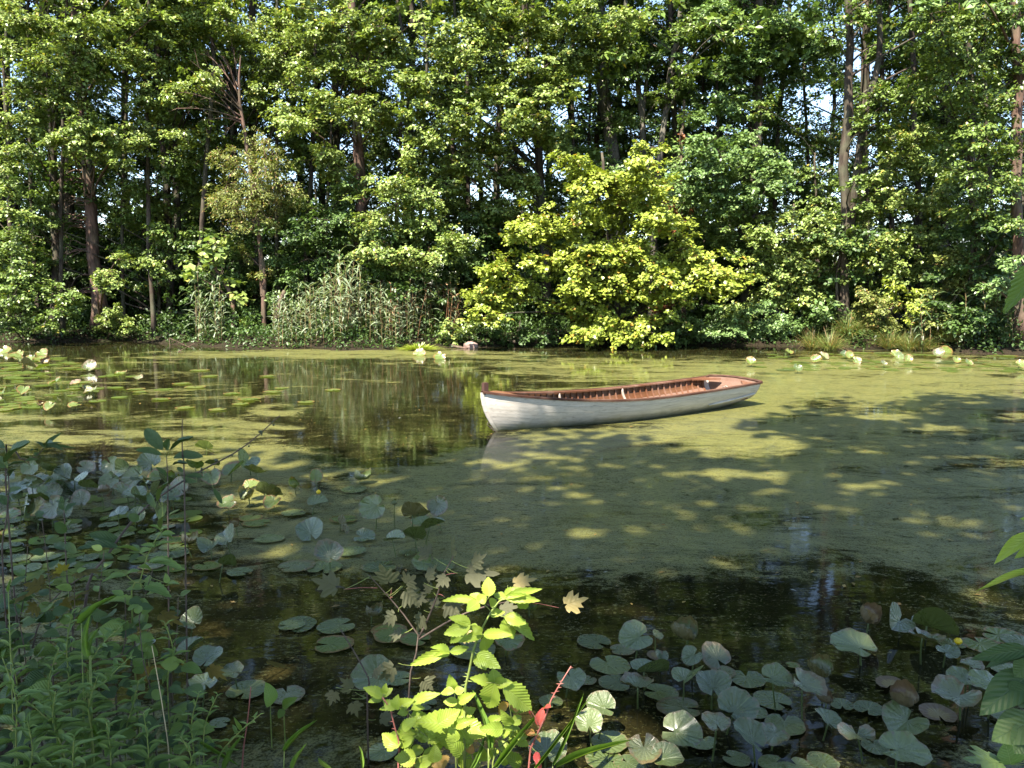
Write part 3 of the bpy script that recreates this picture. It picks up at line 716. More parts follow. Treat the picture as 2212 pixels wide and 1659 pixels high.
# trees standing deeper in the wood; a few grown forms, each planted several times
protos = []
for k, (mat, hh, r0) in enumerate([('green', 17, .17), ('dark', 16, .15), ('green', 19, .2), ('cool', 15, .14), ('dark', 18, .18), ('light', 17, .16)]):
    rr = random.Random(300 + k); specs = []
    for i in range(46):
        z = 1.4 + (hh - 1.4) * (i + rr.random()) / 46
        R = 2.6 * (0.55 + 0.6 * math.sin(math.pi * min(1, max(0, (z - 1) / hh)) ** 0.8))
        a = rr.uniform(0, 6.283); q = R * math.sqrt(rr.uniform(0.08, 1))
        specs.append((Vector((q * math.cos(a), q * math.sin(a), z)), rr.uniform(0.75, 1.2), 700))
    t = make_tree('woodland_tree', 'x', 400 + k, [Vector((0, 0, 0)), Vector((rr.uniform(-.3, .3), rr.uniform(-.3, .3), hh * .35)), Vector((rr.uniform(-.5, .5), rr.uniform(-.5, .5), hh * .7)), Vector((rr.uniform(-.7, .7), 0, hh * .97))],
                  r0, 0.05, specs, mat, 'bark', 0.115, 0.4, 0.8)
    protos.append(t)
rr = random.Random(77)
spots = []
for row, (y0, step, off) in enumerate([(30.0, 3.3, 0), (33.6, 3.3, 1.5), (37.5, 3.6, 0.6)]):
    xmax = 0.72 * y0 + 1.5
    x = -xmax + off
    while x < xmax:
        spots.append((x + rr.uniform(-.8, .8), y0 + rr.uniform(-1.2, 1.2), row)); x += step
used = set(); rank = {}
for x, y, row in sorted(spots, key=lambda s: (s[2], s[0] / s[1])):
    u, _v = to_px(x, y, 5)
    if (row < 2 and 925 < u < 975) or (row < 2 and 1705 < u < 1820): continue
    k = rr.randrange(6)
    src = protos[k]
    if k in used: t = copy_tree(src)
    else: t = src; used.add(k)
    rank[row] = rank.get(row, 0) + 1
    t.location = (x, y, land_z(x, y) - 0.1)
    t.rotation_euler = (0, 0, rr.uniform(0, 6.28)); s = rr.uniform(0.85, 1.2); t.scale = (s, s, s * rr.uniform(0.95, 1.1))
    tag(t, 'slim woodland tree, %s from the left in the %s rank behind the bank' % (ORD[rank[row]], ['front', 'middle', 'rear'][row]), 'tree', 'trees standing deeper in the wood')
for k, t in enumerate(protos):
    if k not in used:
        for c in list(t.children): bpy.data.objects.remove(c)
        bpy.data.objects.remove(t)
# bare dark trunks that show between the leaves
trunks = [(30, 640, 28), (75, 560, 29), (128, 620, 27.2), (262, 600, 28.5), (300, 640, 30), (325, 560, 27), (425, 690, 27), (395, 640, 31), (470, 640, 30), (505, 560, 29), (600, 640, 28), (655, 600, 29), (695, 640, 28.2), (725, 560, 31),
          (850, 640, 28), (900, 600, 29), (955, 600, 30), (1010, 560, 29), (1230, 480, 29), (1260, 420, 30), (1525, 560, 29), (1560, 480, 28.5), (1660, 560, 30), (1760, 480, 30), (1880, 560, 29), (1935, 640, 28), (2030, 500, 28), (2150, 560, 26)]
for i, (u, v, y) in enumerate(trunks):
    pr = random.Random(900 + i)
    top = at(u + pr.uniform(-40, 40), -200, y)
    p0 = at(u, v, y); p0.z = land_z(p0.x, p0.y) - 0.05
    lean = pr.uniform(-25, 25)
    make_tree('thin_tree', 'thin bare-stemmed tree, %s from the left among the slender stems' % ORD[i + 1], 900 + i,
        [p0, at(u + lean * .4, 520, y), at(u + lean, 300, y), at(u + lean * 1.3, 80, y), top], pr.uniform(0.05, 0.11), 0.04,
        [(top + Vector((pr.uniform(-1.4, 1.4), pr.uniform(-1.4, 1.4), pr.uniform(-1.5, 3.5))), pr.uniform(0.9, 1.4), 230) for _ in range(6)]
        + [(at(u + pr.uniform(-40, 40), pr.uniform(250, 600), y + pr.uniform(-.3, .3)), pr.uniform(.25, .5)) for _ in range(3)], 'green',
        'bark', 0.112, group='slender stems between the bigger trees')
# undergrowth shrubs in the shade of the wood
us = []
for k in range(3):
    rr = random.Random(500 + k)
    specs = [(Vector((rr.uniform(-1.1, 1.1), rr.uniform(-.8, .8), rr.uniform(.4, 3.1))), rr.uniform(.5, .85), 420) for _ in range(17)]
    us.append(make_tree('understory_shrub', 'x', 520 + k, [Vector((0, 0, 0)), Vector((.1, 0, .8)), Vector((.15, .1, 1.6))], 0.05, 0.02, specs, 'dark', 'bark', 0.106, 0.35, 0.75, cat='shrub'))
rr = random.Random(78); n = 0
for i, x in enumerate(np.arange(-20, 20, 1.12)):
    y = float(y_far(x)) + rr.uniform(1.6, 3.2) + (i % 3) * 2.6
    k = n % 3
    t = us[k] if n < 3 else copy_tree(us[k])
    n += 1
    t.location = (x, y, land_z(x, y) - .05); t.rotation_euler = (0, 0, rr.uniform(0, 6.28)); s = rr.uniform(.75, 1.3); t.scale = (s, s, s)
    tag(t, 'shaded undergrowth shrub under the trees, %s from the left' % ORD[n], 'shrub', 'undergrowth shrubs under the trees')
# the wood goes on behind: one mass, nobody could count it
rng = np.random.default_rng(5)
nq = 44000
px_ = rng.uniform(-62, 62, nq); py_ = rng.uniform(47, 58, nq)
top_ = 4.6 + 1.6 * np.sin(px_ * 0.21) + 1.2 * np.sin(px_ * 0.53 + 1) + 0.8 * np.sin(px_ * 1.3)
pz_ = rng.uniform(0.2, 1, nq) ** 0.8 * top_
nor = rng.normal(0, .5, (nq, 3)); nor[:, 2] += 1
tip = rng.normal(0, 1, (nq, 3)); tip[:, 2] -= .5
V, F = frame_leaves(rng, np.stack([px_, py_, pz_], 1), tip, nor, 0.55, 0.8)
fw = obj('distant_woods', mesh_np('distant_woods', V, F, M['green']))
tag(fw, 'low green wood far behind the trees of the bank', 'wood', kind='stuff')

# ------------------------------------------------------------------ trees of the near bank, behind and above the camera: they shade the near water
LIT = [(1500, 935, 150, 20), (1235, 982, 40, 10), (1400, 955, 75, 12), (1580, 962, 150, 28), (1580, 1025, 135, 13), (1735, 970, 45, 10), (1980, 1113, 50, 16), (2095, 1137, 65, 12),
       (1520, 900, 140, 26), (1855, 1050, 55, 10), (2075, 1262, 70, 18), (2020, 1308, 45, 12), (2165, 1305, 30, 12), (2155, 1335, 50, 10), (1748, 1240, 40, 10),
       (1425, 1245, 36, 9), (2165, 998, 60, 13), (560, 1080, 110, 30), (620, 1000, 100, 15), (1200, 985, 80, 13), (480, 1005, 90, 14), (1300, 1080, 40, 10), (330, 985, 120, 12), (700, 1030, 60, 10),
       (800, 1035, 60, 14), (1090, 1000, 50, 10), (1340, 1000, 60, 10), (2190, 900, 60, 14), (1900, 900, 70, 9), (2050, 925, 60, 9), (1300, 1130, 60, 9), (1480, 1110, 50, 9), (1700, 1090, 45, 9), (840, 1420, 50, 14), (600, 1420, 30, 8)]
EDGE = [(-400, 985), (0, 978), (450, 972), (640, 978), (800, 985), (900, 955), (1050, 935), (1300, 925), (1500, 925), (1650, 905), (1720, 872), (1900, 858), (2212, 846), (2700, 840)]
_eu = np.array([e[0] for e in EDGE], float); _ev = np.array([e[1] for e in EDGE], float)
LIT_SPHERES = [(at(1000, 1520, 2.5), 0.44), (at(1040, 1350, 2.5), 0.30), (at(930, 1600, 2.45), 0.34), (at(1080, 1600, 2.45), 0.34), (at(1230, 1330, 2.6), 0.12), (at(1270, 1600, 2.5), 0.26), (at(1360, 1590, 2.55), 0.14), (at(2200, 1200, 1.7), 0.12), (at(2170, 1230, 1.7), 0.12), (at(2150, 1625, 1.9), 0.10), (at(1150, 1300, 2.55), 0.2)]
_ls = [(np.array(p), r) for p, r in LIT_SPHERES]
Sv = np.array(S)
def shaded(gx_, gy_):
    """should the water at this place lie in the canopy's shade?"""
    f = gy_ * _cp + CAM_Z * _sp
    u = np.where(gy_ > 1.5, CU + FPX * gx_ / np.maximum(f, .2), 0); v = np.where(gy_ > 1.5, CV - FPX * (gy_ * _sp - CAM_Z * _cp) / np.maximum(f, .2), 3000)
    nz = 0.5 * np.sin(gx_ * 1.9 + 0.7 * np.sin(gy_ * 1.3)) + 0.35 * np.sin(gy_ * 3.1 + 1.2 * np.sin(gx_ * 2.3)) + 0.3 * np.sin(gx_ * 4.7 - gy_ * 3.9)
    keep = np.clip((v - np.interp(u, _eu, _ev) + 6) / 45.0 + 0.45 * nz, 0, 1) ** 1.6
    for (a, b, ra, rb) in LIT:
        d = np.sqrt(((u - a) / ra) ** 2 + ((v - b) / rb) ** 2) + 0.22 * nz
        keep = np.minimum(keep, np.clip((d - 0.72) / 0.45, 0, 1) ** 1.5)
    return rng.uniform(0, 1, len(u)) < keep
rng = np.random.default_rng(909)
cand = 84000
G = np.stack([rng.uniform(-9.5, 15.5, cand), rng.uniform(-3, 16.5, cand)], 1)
H = rng.uniform(10.0, 15.5, cand)
ok = shaded(G[:, 0], G[:, 1])
Q = np.stack([G[:, 0], G[:, 1], np.zeros(cand)], 1) + Sv * (H / Sv[2])[:, None]
for p, r in _ls:
    d = Q - p; t = d @ Sv
    ok &= np.linalg.norm(d - t[:, None] * Sv, axis=1) > r
fy = Q[:, 1] * _cp - (Q[:, 2] - CAM_Z) * _sp; hv = CV - FPX * (Q[:, 1] * _sp + (Q[:, 2] - CAM_Z) * _cp) / np.maximum(fy, .05)
ok &= (fy < 0.3) | (hv < -260)
# keep whole sprays: leaves gather round bough tips, thin between them
tipc = np.stack([rng.uniform(-18, 13, 900), rng.uniform(-14, 9, 900)], 1)
dm = np.full(cand, 9.0)
for k in range(0, 900, 100):
    dd = np.linalg.norm(Q[:, None, :2] - tipc[None, k:k + 100], axis=2).min(1); dm = np.minimum(dm, dd)
ok &= dm < rng.uniform(0.5, 1.5, cand)
Q = Q[ok]
CANOPY_TREES = [(-11.5, -5.0, 'x'), (-6.5, -7.5, 'x'), (-2.4, -5.0, 'x'), (2.6, -6.4, 'x'), (6.4, -3.5, 'x'), (10.2, -1.0, 'x')]
near_lab = ['first', 'second', 'third', 'fourth', 'fifth', 'sixth']
own = np.argmin(np.stack([np.hypot(Q[:, 0] - a, Q[:, 1] - b) for a, b, _ in CANOPY_TREES], 1), 1)
for i, (tx, ty, _) in enumerate(CANOPY_TREES):
    pr = random.Random(700 + i)
    base = Vector((tx, ty, land_z(tx, ty) - .05))
    q = Q[own == i]
    if len(q) == 0: continue
    root = empty('bank_tree', base, 'tall shading tree on the near bank behind the viewer, %s along the shore' % near_lab[i], 'tree', 'trees on the near bank behind the viewer')
    nn = len(q)
    nor = rng.normal(0, .35, (nn, 3)) + Sv * .9; tip = rng.normal(0, 1, (nn, 3)); tip[:, 2] -= .3
    V, F = frame_leaves(rng, q, tip, nor, 0.27, 0.85)
    obj('crown', mesh_np('crown', V - np.array(base), F, M['green']), root)
    mb = MB()
    top = Vector((tx + pr.uniform(-.5, .5), ty + pr.uniform(-.3, .5), 15.5))
    tp = smooth_path([base, base.lerp(top, .35) + Vector((.15, 0, 0)), base.lerp(top, .7), top], 10, pr, .05)
    mb.tube([p - base for p in tp], [0.27 - 0.02 * k for k in range(10)], 9, True, .08, pr)
    for k in range(26):
        e = Vector(q[pr.randrange(nn)]); s0, _f = on_path(tp, max(5.5, e.z - pr.uniform(1, 3.5)))
        m = s0.lerp(e, .5) + Vector((0, 0, .7))
        mb.tube([p - base for p in bez(s0, m, e, 7)], [.06 - .0075 * j for j in range(7)], 5, False)
    obj('trunk', mb.mesh('trunk', M['bark_grey'], True), root)

# ------------------------------------------------------------------ the rowboat
def wood_mat(name, c0, c1, c2, rough=0.55):
    g = NT(name)
    co = g.coord('Object')
    a = g.noise(g.mapping(co, (0.9, 14, 14)), 2.2, 5, 0.65, 1.2)
    b = g.noise(co, 2.4, 4, 0.6)
    d = g.noise(co, 17.0, 4, 0.7)
    oi = g.n('ShaderNodeObjectInfo')
    f = g.math('ADD', g.math('MULTIPLY', a.outputs[0], 0.75), g.math('MULTIPLY', oi.outputs['Random'], 0.3), True)
    c = g.mix(f, c0, c1)
    c = g.mix(g.ramp(b.outputs[0], [(0.45, 0.0), (0.72, 0.75)]), c, c2)
    c = g.mix(g.ramp(d.outputs[0], [(0.62, 0.0), (0.74, 0.7)]), c, (0.03, 0.018, 0.012))
    return g.done(g.principled(c, rough, 0.15, g.bump(a.outputs[0], 0.25, 0.006)).outputs[0])
M['hull'] = None
g = NT('weathered_white_paint')
co = g.coord('Object')
n1 = g.noise(g.mapping(co, (1.2, 5, 9)), 2.0, 6, 0.68, 0.7); n2 = g.noise(co, 7.0, 5, 0.65); n3 = g.noise(g.mapping(co, (1, 8, 26)), 2.4, 4, 0.6, 1.5); n4 = g.noise(co, 40, 3, 0.6)
xyz = g.n('ShaderNodeSeparateXYZ'); g.l(co, xyz.inputs[0])
c = g.mix(g.ramp(n1.outputs[0], [(0.35, 0.0), (0.7, 1.0)]), (0.52, 0.475, 0.425), (0.37, 0.335, 0.29))
c = g.mix(g.ramp(n2.outputs[0], [(0.60, 0.0), (0.75, 0.4)]), c, (0.24, 0.215, 0.185))
c = g.mix(g.ramp(n3.outputs[0], [(0.60, 0.0), (0.66, 0.75)]), c, (0.17, 0.15, 0.13))
wl = g.math('ADD', xyz.outputs[2], g.math('MULTIPLY', g.math('SUBTRACT', n2.outputs[0], 0.5), 0.10))
c = g.mix(g.ramp(wl, [(0.0, 0.92), (0.05, 0.6), (0.12, 0.0)]), c, (0.075, 0.085, 0.035))     # algae stain at the waterline
M['hull'] = g.done(g.principled(c, 0.5, 0.35, g.bump(n4.outputs[0], 0.12, 0.004)).outputs[0])
M['rail'] = wood_mat('dark_rail_wood', (0.022, 0.011, 0.008), (0.075, 0.033, 0.022), (0.12, 0.07, 0.05))
M['plank'] = wood_mat('varnished_plank', (0.065, 0.026, 0.011), (0.14, 0.06, 0.027), (0.17, 0.095, 0.055))
M['plank_grey'] = wood_mat('bleached_plank', (0.14, 0.085, 0.06), (0.23, 0.15, 0.115), (0.15, 0.07, 0.045))
M['rib'] = wood_mat('rib_wood', (0.08, 0.03, 0.015), (0.17, 0.075, 0.04), (0.25, 0.16, 0.12))
M['pale'] = plain_mat('pale_worn_wood', (0.22, 0.17, 0.14), (0.34, 0.28, 0.24), 14, .6, .3)
M['post'] = wood_mat('dark_post_wood', (0.03, 0.018, 0.014), (0.10, 0.05, 0.04), (0.16, 0.10, 0.08))
M['iron'] = plain_mat('rusty_iron', (0.015, 0.012, 0.011), (0.06, 0.04, 0.03), 40, .7, .4)

BL = 4.80
bow_w = ground(1078, 929)
st_w = Vector((3.98, 12.42, 0))                     # near stern corner, on the water
axis = Vector((0.855, 0.519, 0)).normalized()
boat = empty('rowboat', (0, 0, 0), 'white wooden rowboat with brown interior floating on the duckweed', 'boat')
_fw = ground(1038, 850, 0.50)
boat.location = (_fw.x + 0.02, _fw.y + 0.02, 0)
boat.rotation_euler = (0, 0, math.atan2(2.86, 4.20))
def b_half(t):                                       # half beam at the rail
    return 0.60 * (math.sin(math.pi / 2 * min(1, t / 0.50)) ** 0.82) if t < 0.5 else 0.60 - 0.075 * ((t - 0.5) / 0.5) ** 1.8
def z_rail(t): return 0.305 + 0.205 * (1 - t / 0.55) ** 2 if t < 0.55 else 0.305 + 0.055 * ((t - 0.55) / 0.45) ** 1.6
def z_keel(t): return -0.095 + 0.135 * max(0, (t - 0.55) / 0.45) ** 2.2
def hull_pt(t, s, off=0.0):
    """t bow to stern, s rail (0) to keel (1); off > 0 moves inboard"""
    th = s * math.pi / 2
    v = (1 - min(1, t / 0.45)) ** 1.3                # V shaped forward
    e1 = 0.66 + 0.51 * v; e2 = 1.0 + 0.15 * v
    b = max(0.0, b_half(t) - off); zr = z_rail(t); zk = z_keel(t) + off
    y = b * max(0, math.cos(th)) ** e1
    z = zr - (zr - zk) * math.sin(th) ** e2
    rake = 0.30 * max(0, (zr - z) / (zr - zk)) ** 2.0 * (1 - t) ** 7
    tr_ = 0.10 * ((zr - z) / 0.4) * max(0, (t - .8) / .2)          # transom leans aft
    return Vector((BL * t + rake - tr_, y, z))
TS = [0, .012, .03, .055, .085, .12, .16, .2, .25, .3, .36, .42, .48, .54, .6, .66, .72, .78, .84, .89, .94, .975, 1.0]
NS = 8
def strip(name, s0, s1, side, t0, t1, off0, off1, mat, parent, ns=2, lift=0.0):
    """one plank of the shell, outer face and edges, a little crowned"""
    ts = [t for t in TS if t0 <= t <= t1]
    vs = []; fs = []
    m = ns + 3
    for t in ts:
        prof = []
        for j in range(ns + 1):
            s = s0 + (s1 - s0) * j / ns
            p = hull_pt(t, s, off0); prof.append(p)
        e0 = hull_pt(t, s1, off1); e1 = hull_pt(t, s0, off1)
        for p in prof + [e0, e1]:
            vs.append((p.x, p.y * side, p.z))
    for i in range(len(ts) - 1):
        for j in range(m):
            a, b = i * m + j, i * m + (j + 1) % m
            q = (a, b, b + m, a + m)
            fs.append(q if side < 0 else q[::-1])
    fs.append(tuple(range(m))); fs.append(tuple((len(ts) - 1) * m + j for j in range(m - 1, -1, -1)))
    mb = MB(); mb.add(vs, fs)
    me = mb.mesh(name, mat)
    return obj(name, me, parent)
for side in (-1, 1):
    for k in range(NS):
        s0 = k / NS + (0.0016 if k else 0); s1 = (k + 1) / NS - 0.0016
        strip('hull_plank', s0, s1, side, 0, 1, 0.0, 0.014, M['hull'], boat)
    for k in range(6):                               # inner planking
        s0 = 0.01 + k * 0.16; s1 = s0 + 0.157
        strip('inner_plank', s0, s1, side, 0.03, 0.985, 0.020, 0.0155, M['plank'] if k != 2 else M['plank_grey'], boat)
# ribs
ribs = [0.05 + 0.0262 * i for i in range(36)]
for i, t in enumerate(ribs):
    for side in (-1, 1):
        mb = MB(); vs = []; fs = []
        n = 9
        for j in range(n):
            s = 0.02 + 0.92 * j / (n - 1)
            for (dt, off) in ((-.0024, .024), (.0024, .024), (.0024, .040), (-.0024, .040)):
                p = hull_pt(t + dt, s, off); vs.append((p.x, p.y * side, p.z))
        for j in range(n - 1):
            for k in range(4):
                a, b = j * 4 + k, j * 4 + (k + 1) % 4
                fs.append((a, b, b + 4, a + 4))
        fs += [(3, 2, 1, 0), tuple((n - 1) * 4 + k for k in range(4))]
        mb.add(vs, fs)
        obj('rib', mb.mesh('rib', M['rib']), boat)
# rails: outer guard and inner rail on each side
def rail(name, side, offs, zo, hw, hh, mat, t0=0.0, t1=1.0):
    ts = [t for t in TS if t0 <= t <= t1]
    vs = []; fs = []
    for t in ts:
        p = hull_pt(t, 0.0, 0); y = b_half(t) + offs
        y = max(y, 0.004)
        for (a, b) in ((-1, -1), (1, -1), (1, .7), (.6, 1), (-.6, 1), (-1, .7)):
            vs.append((p.x + (0.012 if t == 1 else 0), (y + a * hw) * side, p.z + zo + b * hh))
    m = 6
    for i in range(len(ts) - 1):
        for j in range(m):
            a, b = i * m + j, i * m + (j + 1) % m
            q = (a, b, b + m, a + m); fs.append(q if side > 0 else q[::-1])
    fs += [tuple(range(m)), tuple((len(ts) - 1) * m + j for j in range(m))]
    mb = MB(); mb.add(vs, fs); obj(name, mb.mesh(name, mat), boat)
for side in (-1, 1):
    rail('gunwale', side, 0.006, 0.006, 0.026, 0.015, M['rail'])
    rail('inner_rail', side, -0.045, 0.002, 0.016, 0.013, M['rib'], 0.055, 0.985)
# stem post and bow deck
mb = MB()
st = [hull_pt(0, s) for s in [i / 10 for i in range(11)]]
vs = []; fs = []
for i, p in enumerate(st):
    for (dx, dy) in ((-.022, -.008), (-.022, .008), (.02, .02), (.02, -.02)): vs.append((p.x + dx, dy, p.z))
for i in range(10):
    for k in range(4): fs.append((i * 4 + k, i * 4 + (k + 1) % 4, i * 4 + 4 + (k + 1) % 4, i * 4 + 4 + k))
mb.add(vs, fs); obj('stem', mb.mesh('stem', M['hull']), boat)
mb = MB(); mb.box((0.045, 0, 0.555), (0.032, 0.030, 0.072)); mb.box((0.045, 0, 0.630), (0.027, 0.025, 0.003))
obj('bow_post', mb.mesh('bow_post', M['post']), boat)
mb = MB(); vs = []; n = 11                           # breasthook, curved after edge
for j, t in enumerate([0.012, .03, .055, .085, .11]):
    for k in range(n):
        a = -1 + 2 * k / (n - 1)
        cut = 0.045 * BL * (1 - a * a) * 0.75 if j == 4 else (0.02 * BL * (1 - a * a) * (j / 4))
        hb = b_half(t) - 0.02
        vs.append((BL * t - cut, a * hb, z_rail(t) + 0.012 + 0.035 * (1 - a * a) * min(1, t / .05)))
m = len(vs)
vs += [(x, y, z - 0.022) for x, y, z in vs]
fs = []
for j in range(4):
    for k in range(n - 1):
        a = j * n + k
        fs.append((a, a + 1, a + n + 1, a + n)); fs.append((m + a, m + a + n, m + a + n + 1, m + a + 1))
for k in range(n - 1): a = 4 * n + k; fs.append((a, a + 1, m + a + 1, m + a))
mb.add(vs, fs); obj('bow_deck', mb.mesh('bow_deck', M['plank'], True), boat)
# transom of three boards
for k in range(3):
    mb = MB(); vs = []
    s0, s1 = [(0, .24), (.245, .52), (.525, .98)][k]
    rows_ = [s0 + (s1 - s0) * j / 4 for j in range(5)]
    for dx in (-.012, .014):
        for s in rows_:
            p = hull_pt(1.0, s, 0.004)
            for a in (-1, -.5, 0, .5, 1): vs.append((p.x + dx, a * p.y, p.z + (0.03 * (1 - a * a) if k == 0 and s == s0 else 0)))
    fs = []
    for j in range(4):
        for i in range(4):
            a = j * 5 + i
            fs.append((a, a + 5, a + 6, a + 1)); fs.append((25 + a, 25 + a + 1, 25 + a + 6, 25 + a + 5))
    for i in range(4): fs.append((i, i + 1, 26 + i, 25 + i)); fs.append((20 + i, 45 + i, 46 + i, 21 + i))
    for j in range(4): a = j * 5; fs.append((a, 25 + a, 30 + a, a + 5)); fs.append((a + 4, a + 9, a + 34, a + 29))
    mb.add(vs, fs); obj('transom_board', mb.mesh('transom_board', [M['plank_grey'], M['plank_grey'], M['plank']][k]), boat)
p = hull_pt(1, 0)
mb = MB()
pts = [Vector((p.x + .004, a * (p.y + .02), p.z + .016 + .03 * (1 - a * a))) for a in [i / 4 - 1 for i in range(9)]]
mb.tube(pts, .021, 6); obj('transom_cap', mb.mesh('transom_cap', M['rail'], True), boat)
# quarter knees, frames and stern seat
for side in (-1, 1):
    mb = MB(); z = z_rail(.97) + .003
    mb.add([(BL * .985, side * .47, z), (BL * .985, side * .20, z + .015), (BL * .94, side * .42, z), (BL * .90, side * .505, z), (BL * .985, side * .47, z - .03), (BL * .985, side * .20, z - .015), (BL * .94, side * .42, z - .03), (BL * .90, side * .505, z - .03)],
           [(0, 1, 2), (0, 2, 3), (4, 6, 5), (4, 7, 6), (1, 5, 6, 2), (2, 6, 7, 3), (0, 4, 5, 1), (0, 3, 7, 4)])
    obj('quarter_knee', mb.mesh('quarter_knee', M['rib']), boat)
    for t, nm in ((0.335, 'rowlock_knee'), (0.60, 'rowlock_knee')):
        mb = MB(); pts = [hull_pt(t + 0.012 * (j / 6) ** 2, 0.0 + .62 * j / 6, .052) for j in range(7)]
        pts[0].z -= .012
        mb.tube([Vector((q.x, q.y * side, q.z)) for q in pts], [.014, .02, .022, .022, .02, .017, .012], 6)
        obj(nm, mb.mesh(nm, M['pale'], True), boat)
for k in range(5):                                   # floor boards
    y = (k - 2) * .105
    mb = MB(); vs = []; fs = []
    ts = [t for t in TS if .14 <= t <= .93]
    for t in ts:
        w = .048 * min(1, b_half(t) / .5)
        for (a, b) in ((-w, 0), (w, 0), (w, .014), (-w, .014)): vs.append((BL * t, y * min(1, b_half(t) / .55) + a, z_keel(t) + .055 + b))
    for i in range(len(ts) - 1):
        for j in range(4): fs.append((i * 4 + j, i * 4 + (j + 1) % 4, i * 4 + 4 + (j + 1) % 4, i * 4 + 4 + j))
    fs += [(3, 2, 1, 0), tuple((len(ts) - 1) * 4 + j for j in range(4))]
    mb.add(vs, fs); obj('floor_board', mb.mesh('floor_board', M['plank']), boat)
mb = MB(); z0 = .12                                  # stern seat
mb.box((BL * .925, 0, z0), (.17, .44, .012)); obj('stern_seat', mb.mesh('stern_seat', M['plank']), boat)
mb = MB(); mb.tube([Vector((BL * .985, .10, .20)), Vector((BL * .965, .08, .245)), Vector((BL * .965, .02, .26)), Vector((BL * .985, -.02, .215))], .013, 6)
obj('transom_handle', mb.mesh('transom_handle', M['pale'], True), boat)
# rubbing strake near the stern on both sides
for side in (-1, 1):
    mb = MB(); pts = []
    for i in range(10):
        t = .755 + .237 * i / 9; q = hull_pt(t, .36 - .03 * i / 9, -.010); pts.append(Vector((q.x, q.y * side, q.z)))
    mb.tube(pts, [.008] + [.017] * 8 + [.012], 6); obj('rubbing_strake', mb.mesh('rubbing_strake', M['hull'], True), boat)
mb = MB(); pts = [hull_pt(t, 1.0, -.012) for t in TS[3:]]; mb.tube(pts, .022, 6); obj('keel', mb.mesh('keel', M['hull']), boat)
# ring on the stem and mooring chain into the water
mb = MB(); c0 = hull_pt(0, .52)
mb.tube([Vector((c0.x - .035 + .03 * math.cos(a), .03 * math.sin(a) * .4, c0.z + .03 * math.sin(a))) for a in [i * math.pi / 6 for i in range(13)]], .006, 5, False)
ring = obj('mooring_ring', mb.mesh('mooring_ring', M['iron'], True), boat)
start = Vector((c0.x - .05, -.01, c0.z - .02)); end = Vector((c0.x + .16, -.19, -.03))
chain = [start.lerp(end, i / 17) - Vector((0, 0, .05 * math.sin(math.pi * i / 17))) for i in range(18)]
for i in range(17):
    a, b = chain[i], chain[i + 1]; d = (b - a).normalized(); s_ = d.cross(Vector((0, 1, 0) if i % 2 else (.4, .2, 1))).normalized()
    cc = (a + b) / 2; L_ = (b - a).length * .72; mb = MB()
    mb.tube([cc + d * L_ * math.cos(x) + s_ * .009 * math.sin(x) for x in [k * math.pi / 4 for k in range(9)]], .0042, 4, False)
    obj('chain_link', mb.mesh('chain_link', M['iron'], True), ring)

# ------------------------------------------------------------------ lily pads
def pad_mat(name, c0, c1, edge, edge_amt, under, rough=0.27, spot=0.35, transl=0.22, spec=0.75):
    g = NT(name)
    co = g.coord('Object')
    oi = g.n('ShaderNodeObjectInfo')
    ra = g.n('ShaderNodeAttribute', attribute_name='rad').outputs['Fac']
    an = g.n('ShaderNodeAttribute', attribute_name='ang').outputs['Fac']
    off = g.n('ShaderNodeVectorMath', operation='ADD'); g.l(co, off.inputs[0])
    cmb = g.n('ShaderNodeCombineXYZ'); g.l(g.math('MULTIPLY', oi.outputs['Random'], 43.0), cmb.inputs[2]); g.l(cmb.outputs[0], off.inputs[1])
    n1 = g.noise(off.outputs[0], 2.2, 4, 0.6); n2 = g.noise(off.outputs[0], 11.0, 3, 0.6); n3 = g.noise(off.outputs[0], 4.0, 5, 0.7)
    c = g.mix(g.math('ADD', g.math('MULTIPLY', oi.outputs['Random'], 0.85), g.math('MULTIPLY', n1.outputs[0], 0.3), True), c0, c1)
    v = g.math('ABSOLUTE', g.math('SUBTRACT', g.math('FRACT', g.math('MULTIPLY', an, 15.0)), 0.5))
    vn = g.math('MULTIPLY', g.ramp(v, [(0.0, 1.0), (0.10, 0.0)]), g.ramp(ra, [(0.1, 0.5), (0.9, 0.05)]))
    c = g.mix(vn, c, (0.22, 0.27, 0.13))
    mid = g.ramp(g.math('ABSOLUTE', g.math('SUBTRACT', an, 0.5)), [(0.0, 0.6), (0.012, 0.0)])
    c = g.mix(mid, c, (0.24, 0.28, 0.13))
    e = g.math('ADD', ra, g.math('MULTIPLY', g.math('SUBTRACT', n3.outputs[0], 0.5), 0.9))
    c = g.mix(g.ramp(e, [(1.0 - edge_amt, 0.0), (1.06 - edge_amt * .8, 1.0)]), c, edge)
    c = g.mix(g.math('MULTIPLY', g.ramp(n2.outputs[0], [(0.64, 0.0), (0.69, 1.0)]), spot), c, (0.05, 0.04, 0.022))
    geo = g.n('ShaderNodeNewGeometry')
    c = g.mix(geo.outputs['Backfacing'], c, under)
    rg = g.ramp(n1.outputs[0], [(0.3, rough - .06), (0.7, rough + .12)])
    h = g.math('ADD', g.math('MULTIPLY', v, 0.5), g.math('MULTIPLY', n3.outputs[0], 0.6))
    p = g.principled(c, rg, spec, g.bump(h, 0.45, 0.03)); p.inputs['Coat Weight'].default_value = 0.45; p.inputs['Coat Roughness'].default_value = 0.22
    tr = g.n('ShaderNodeBsdfTranslucent'); g.l(g.mix(1.0, c, (1.2, 1.3, 0.5), 'MULTIPLY'), tr.inputs['Color'])
    mx = g.n('ShaderNodeMixShader'); mx.inputs[0].default_value = transl
    g.l(p.outputs[0], mx.inputs[1]); g.l(tr.outputs[0], mx.inputs[2])
    return g.done(mx.outputs[0])
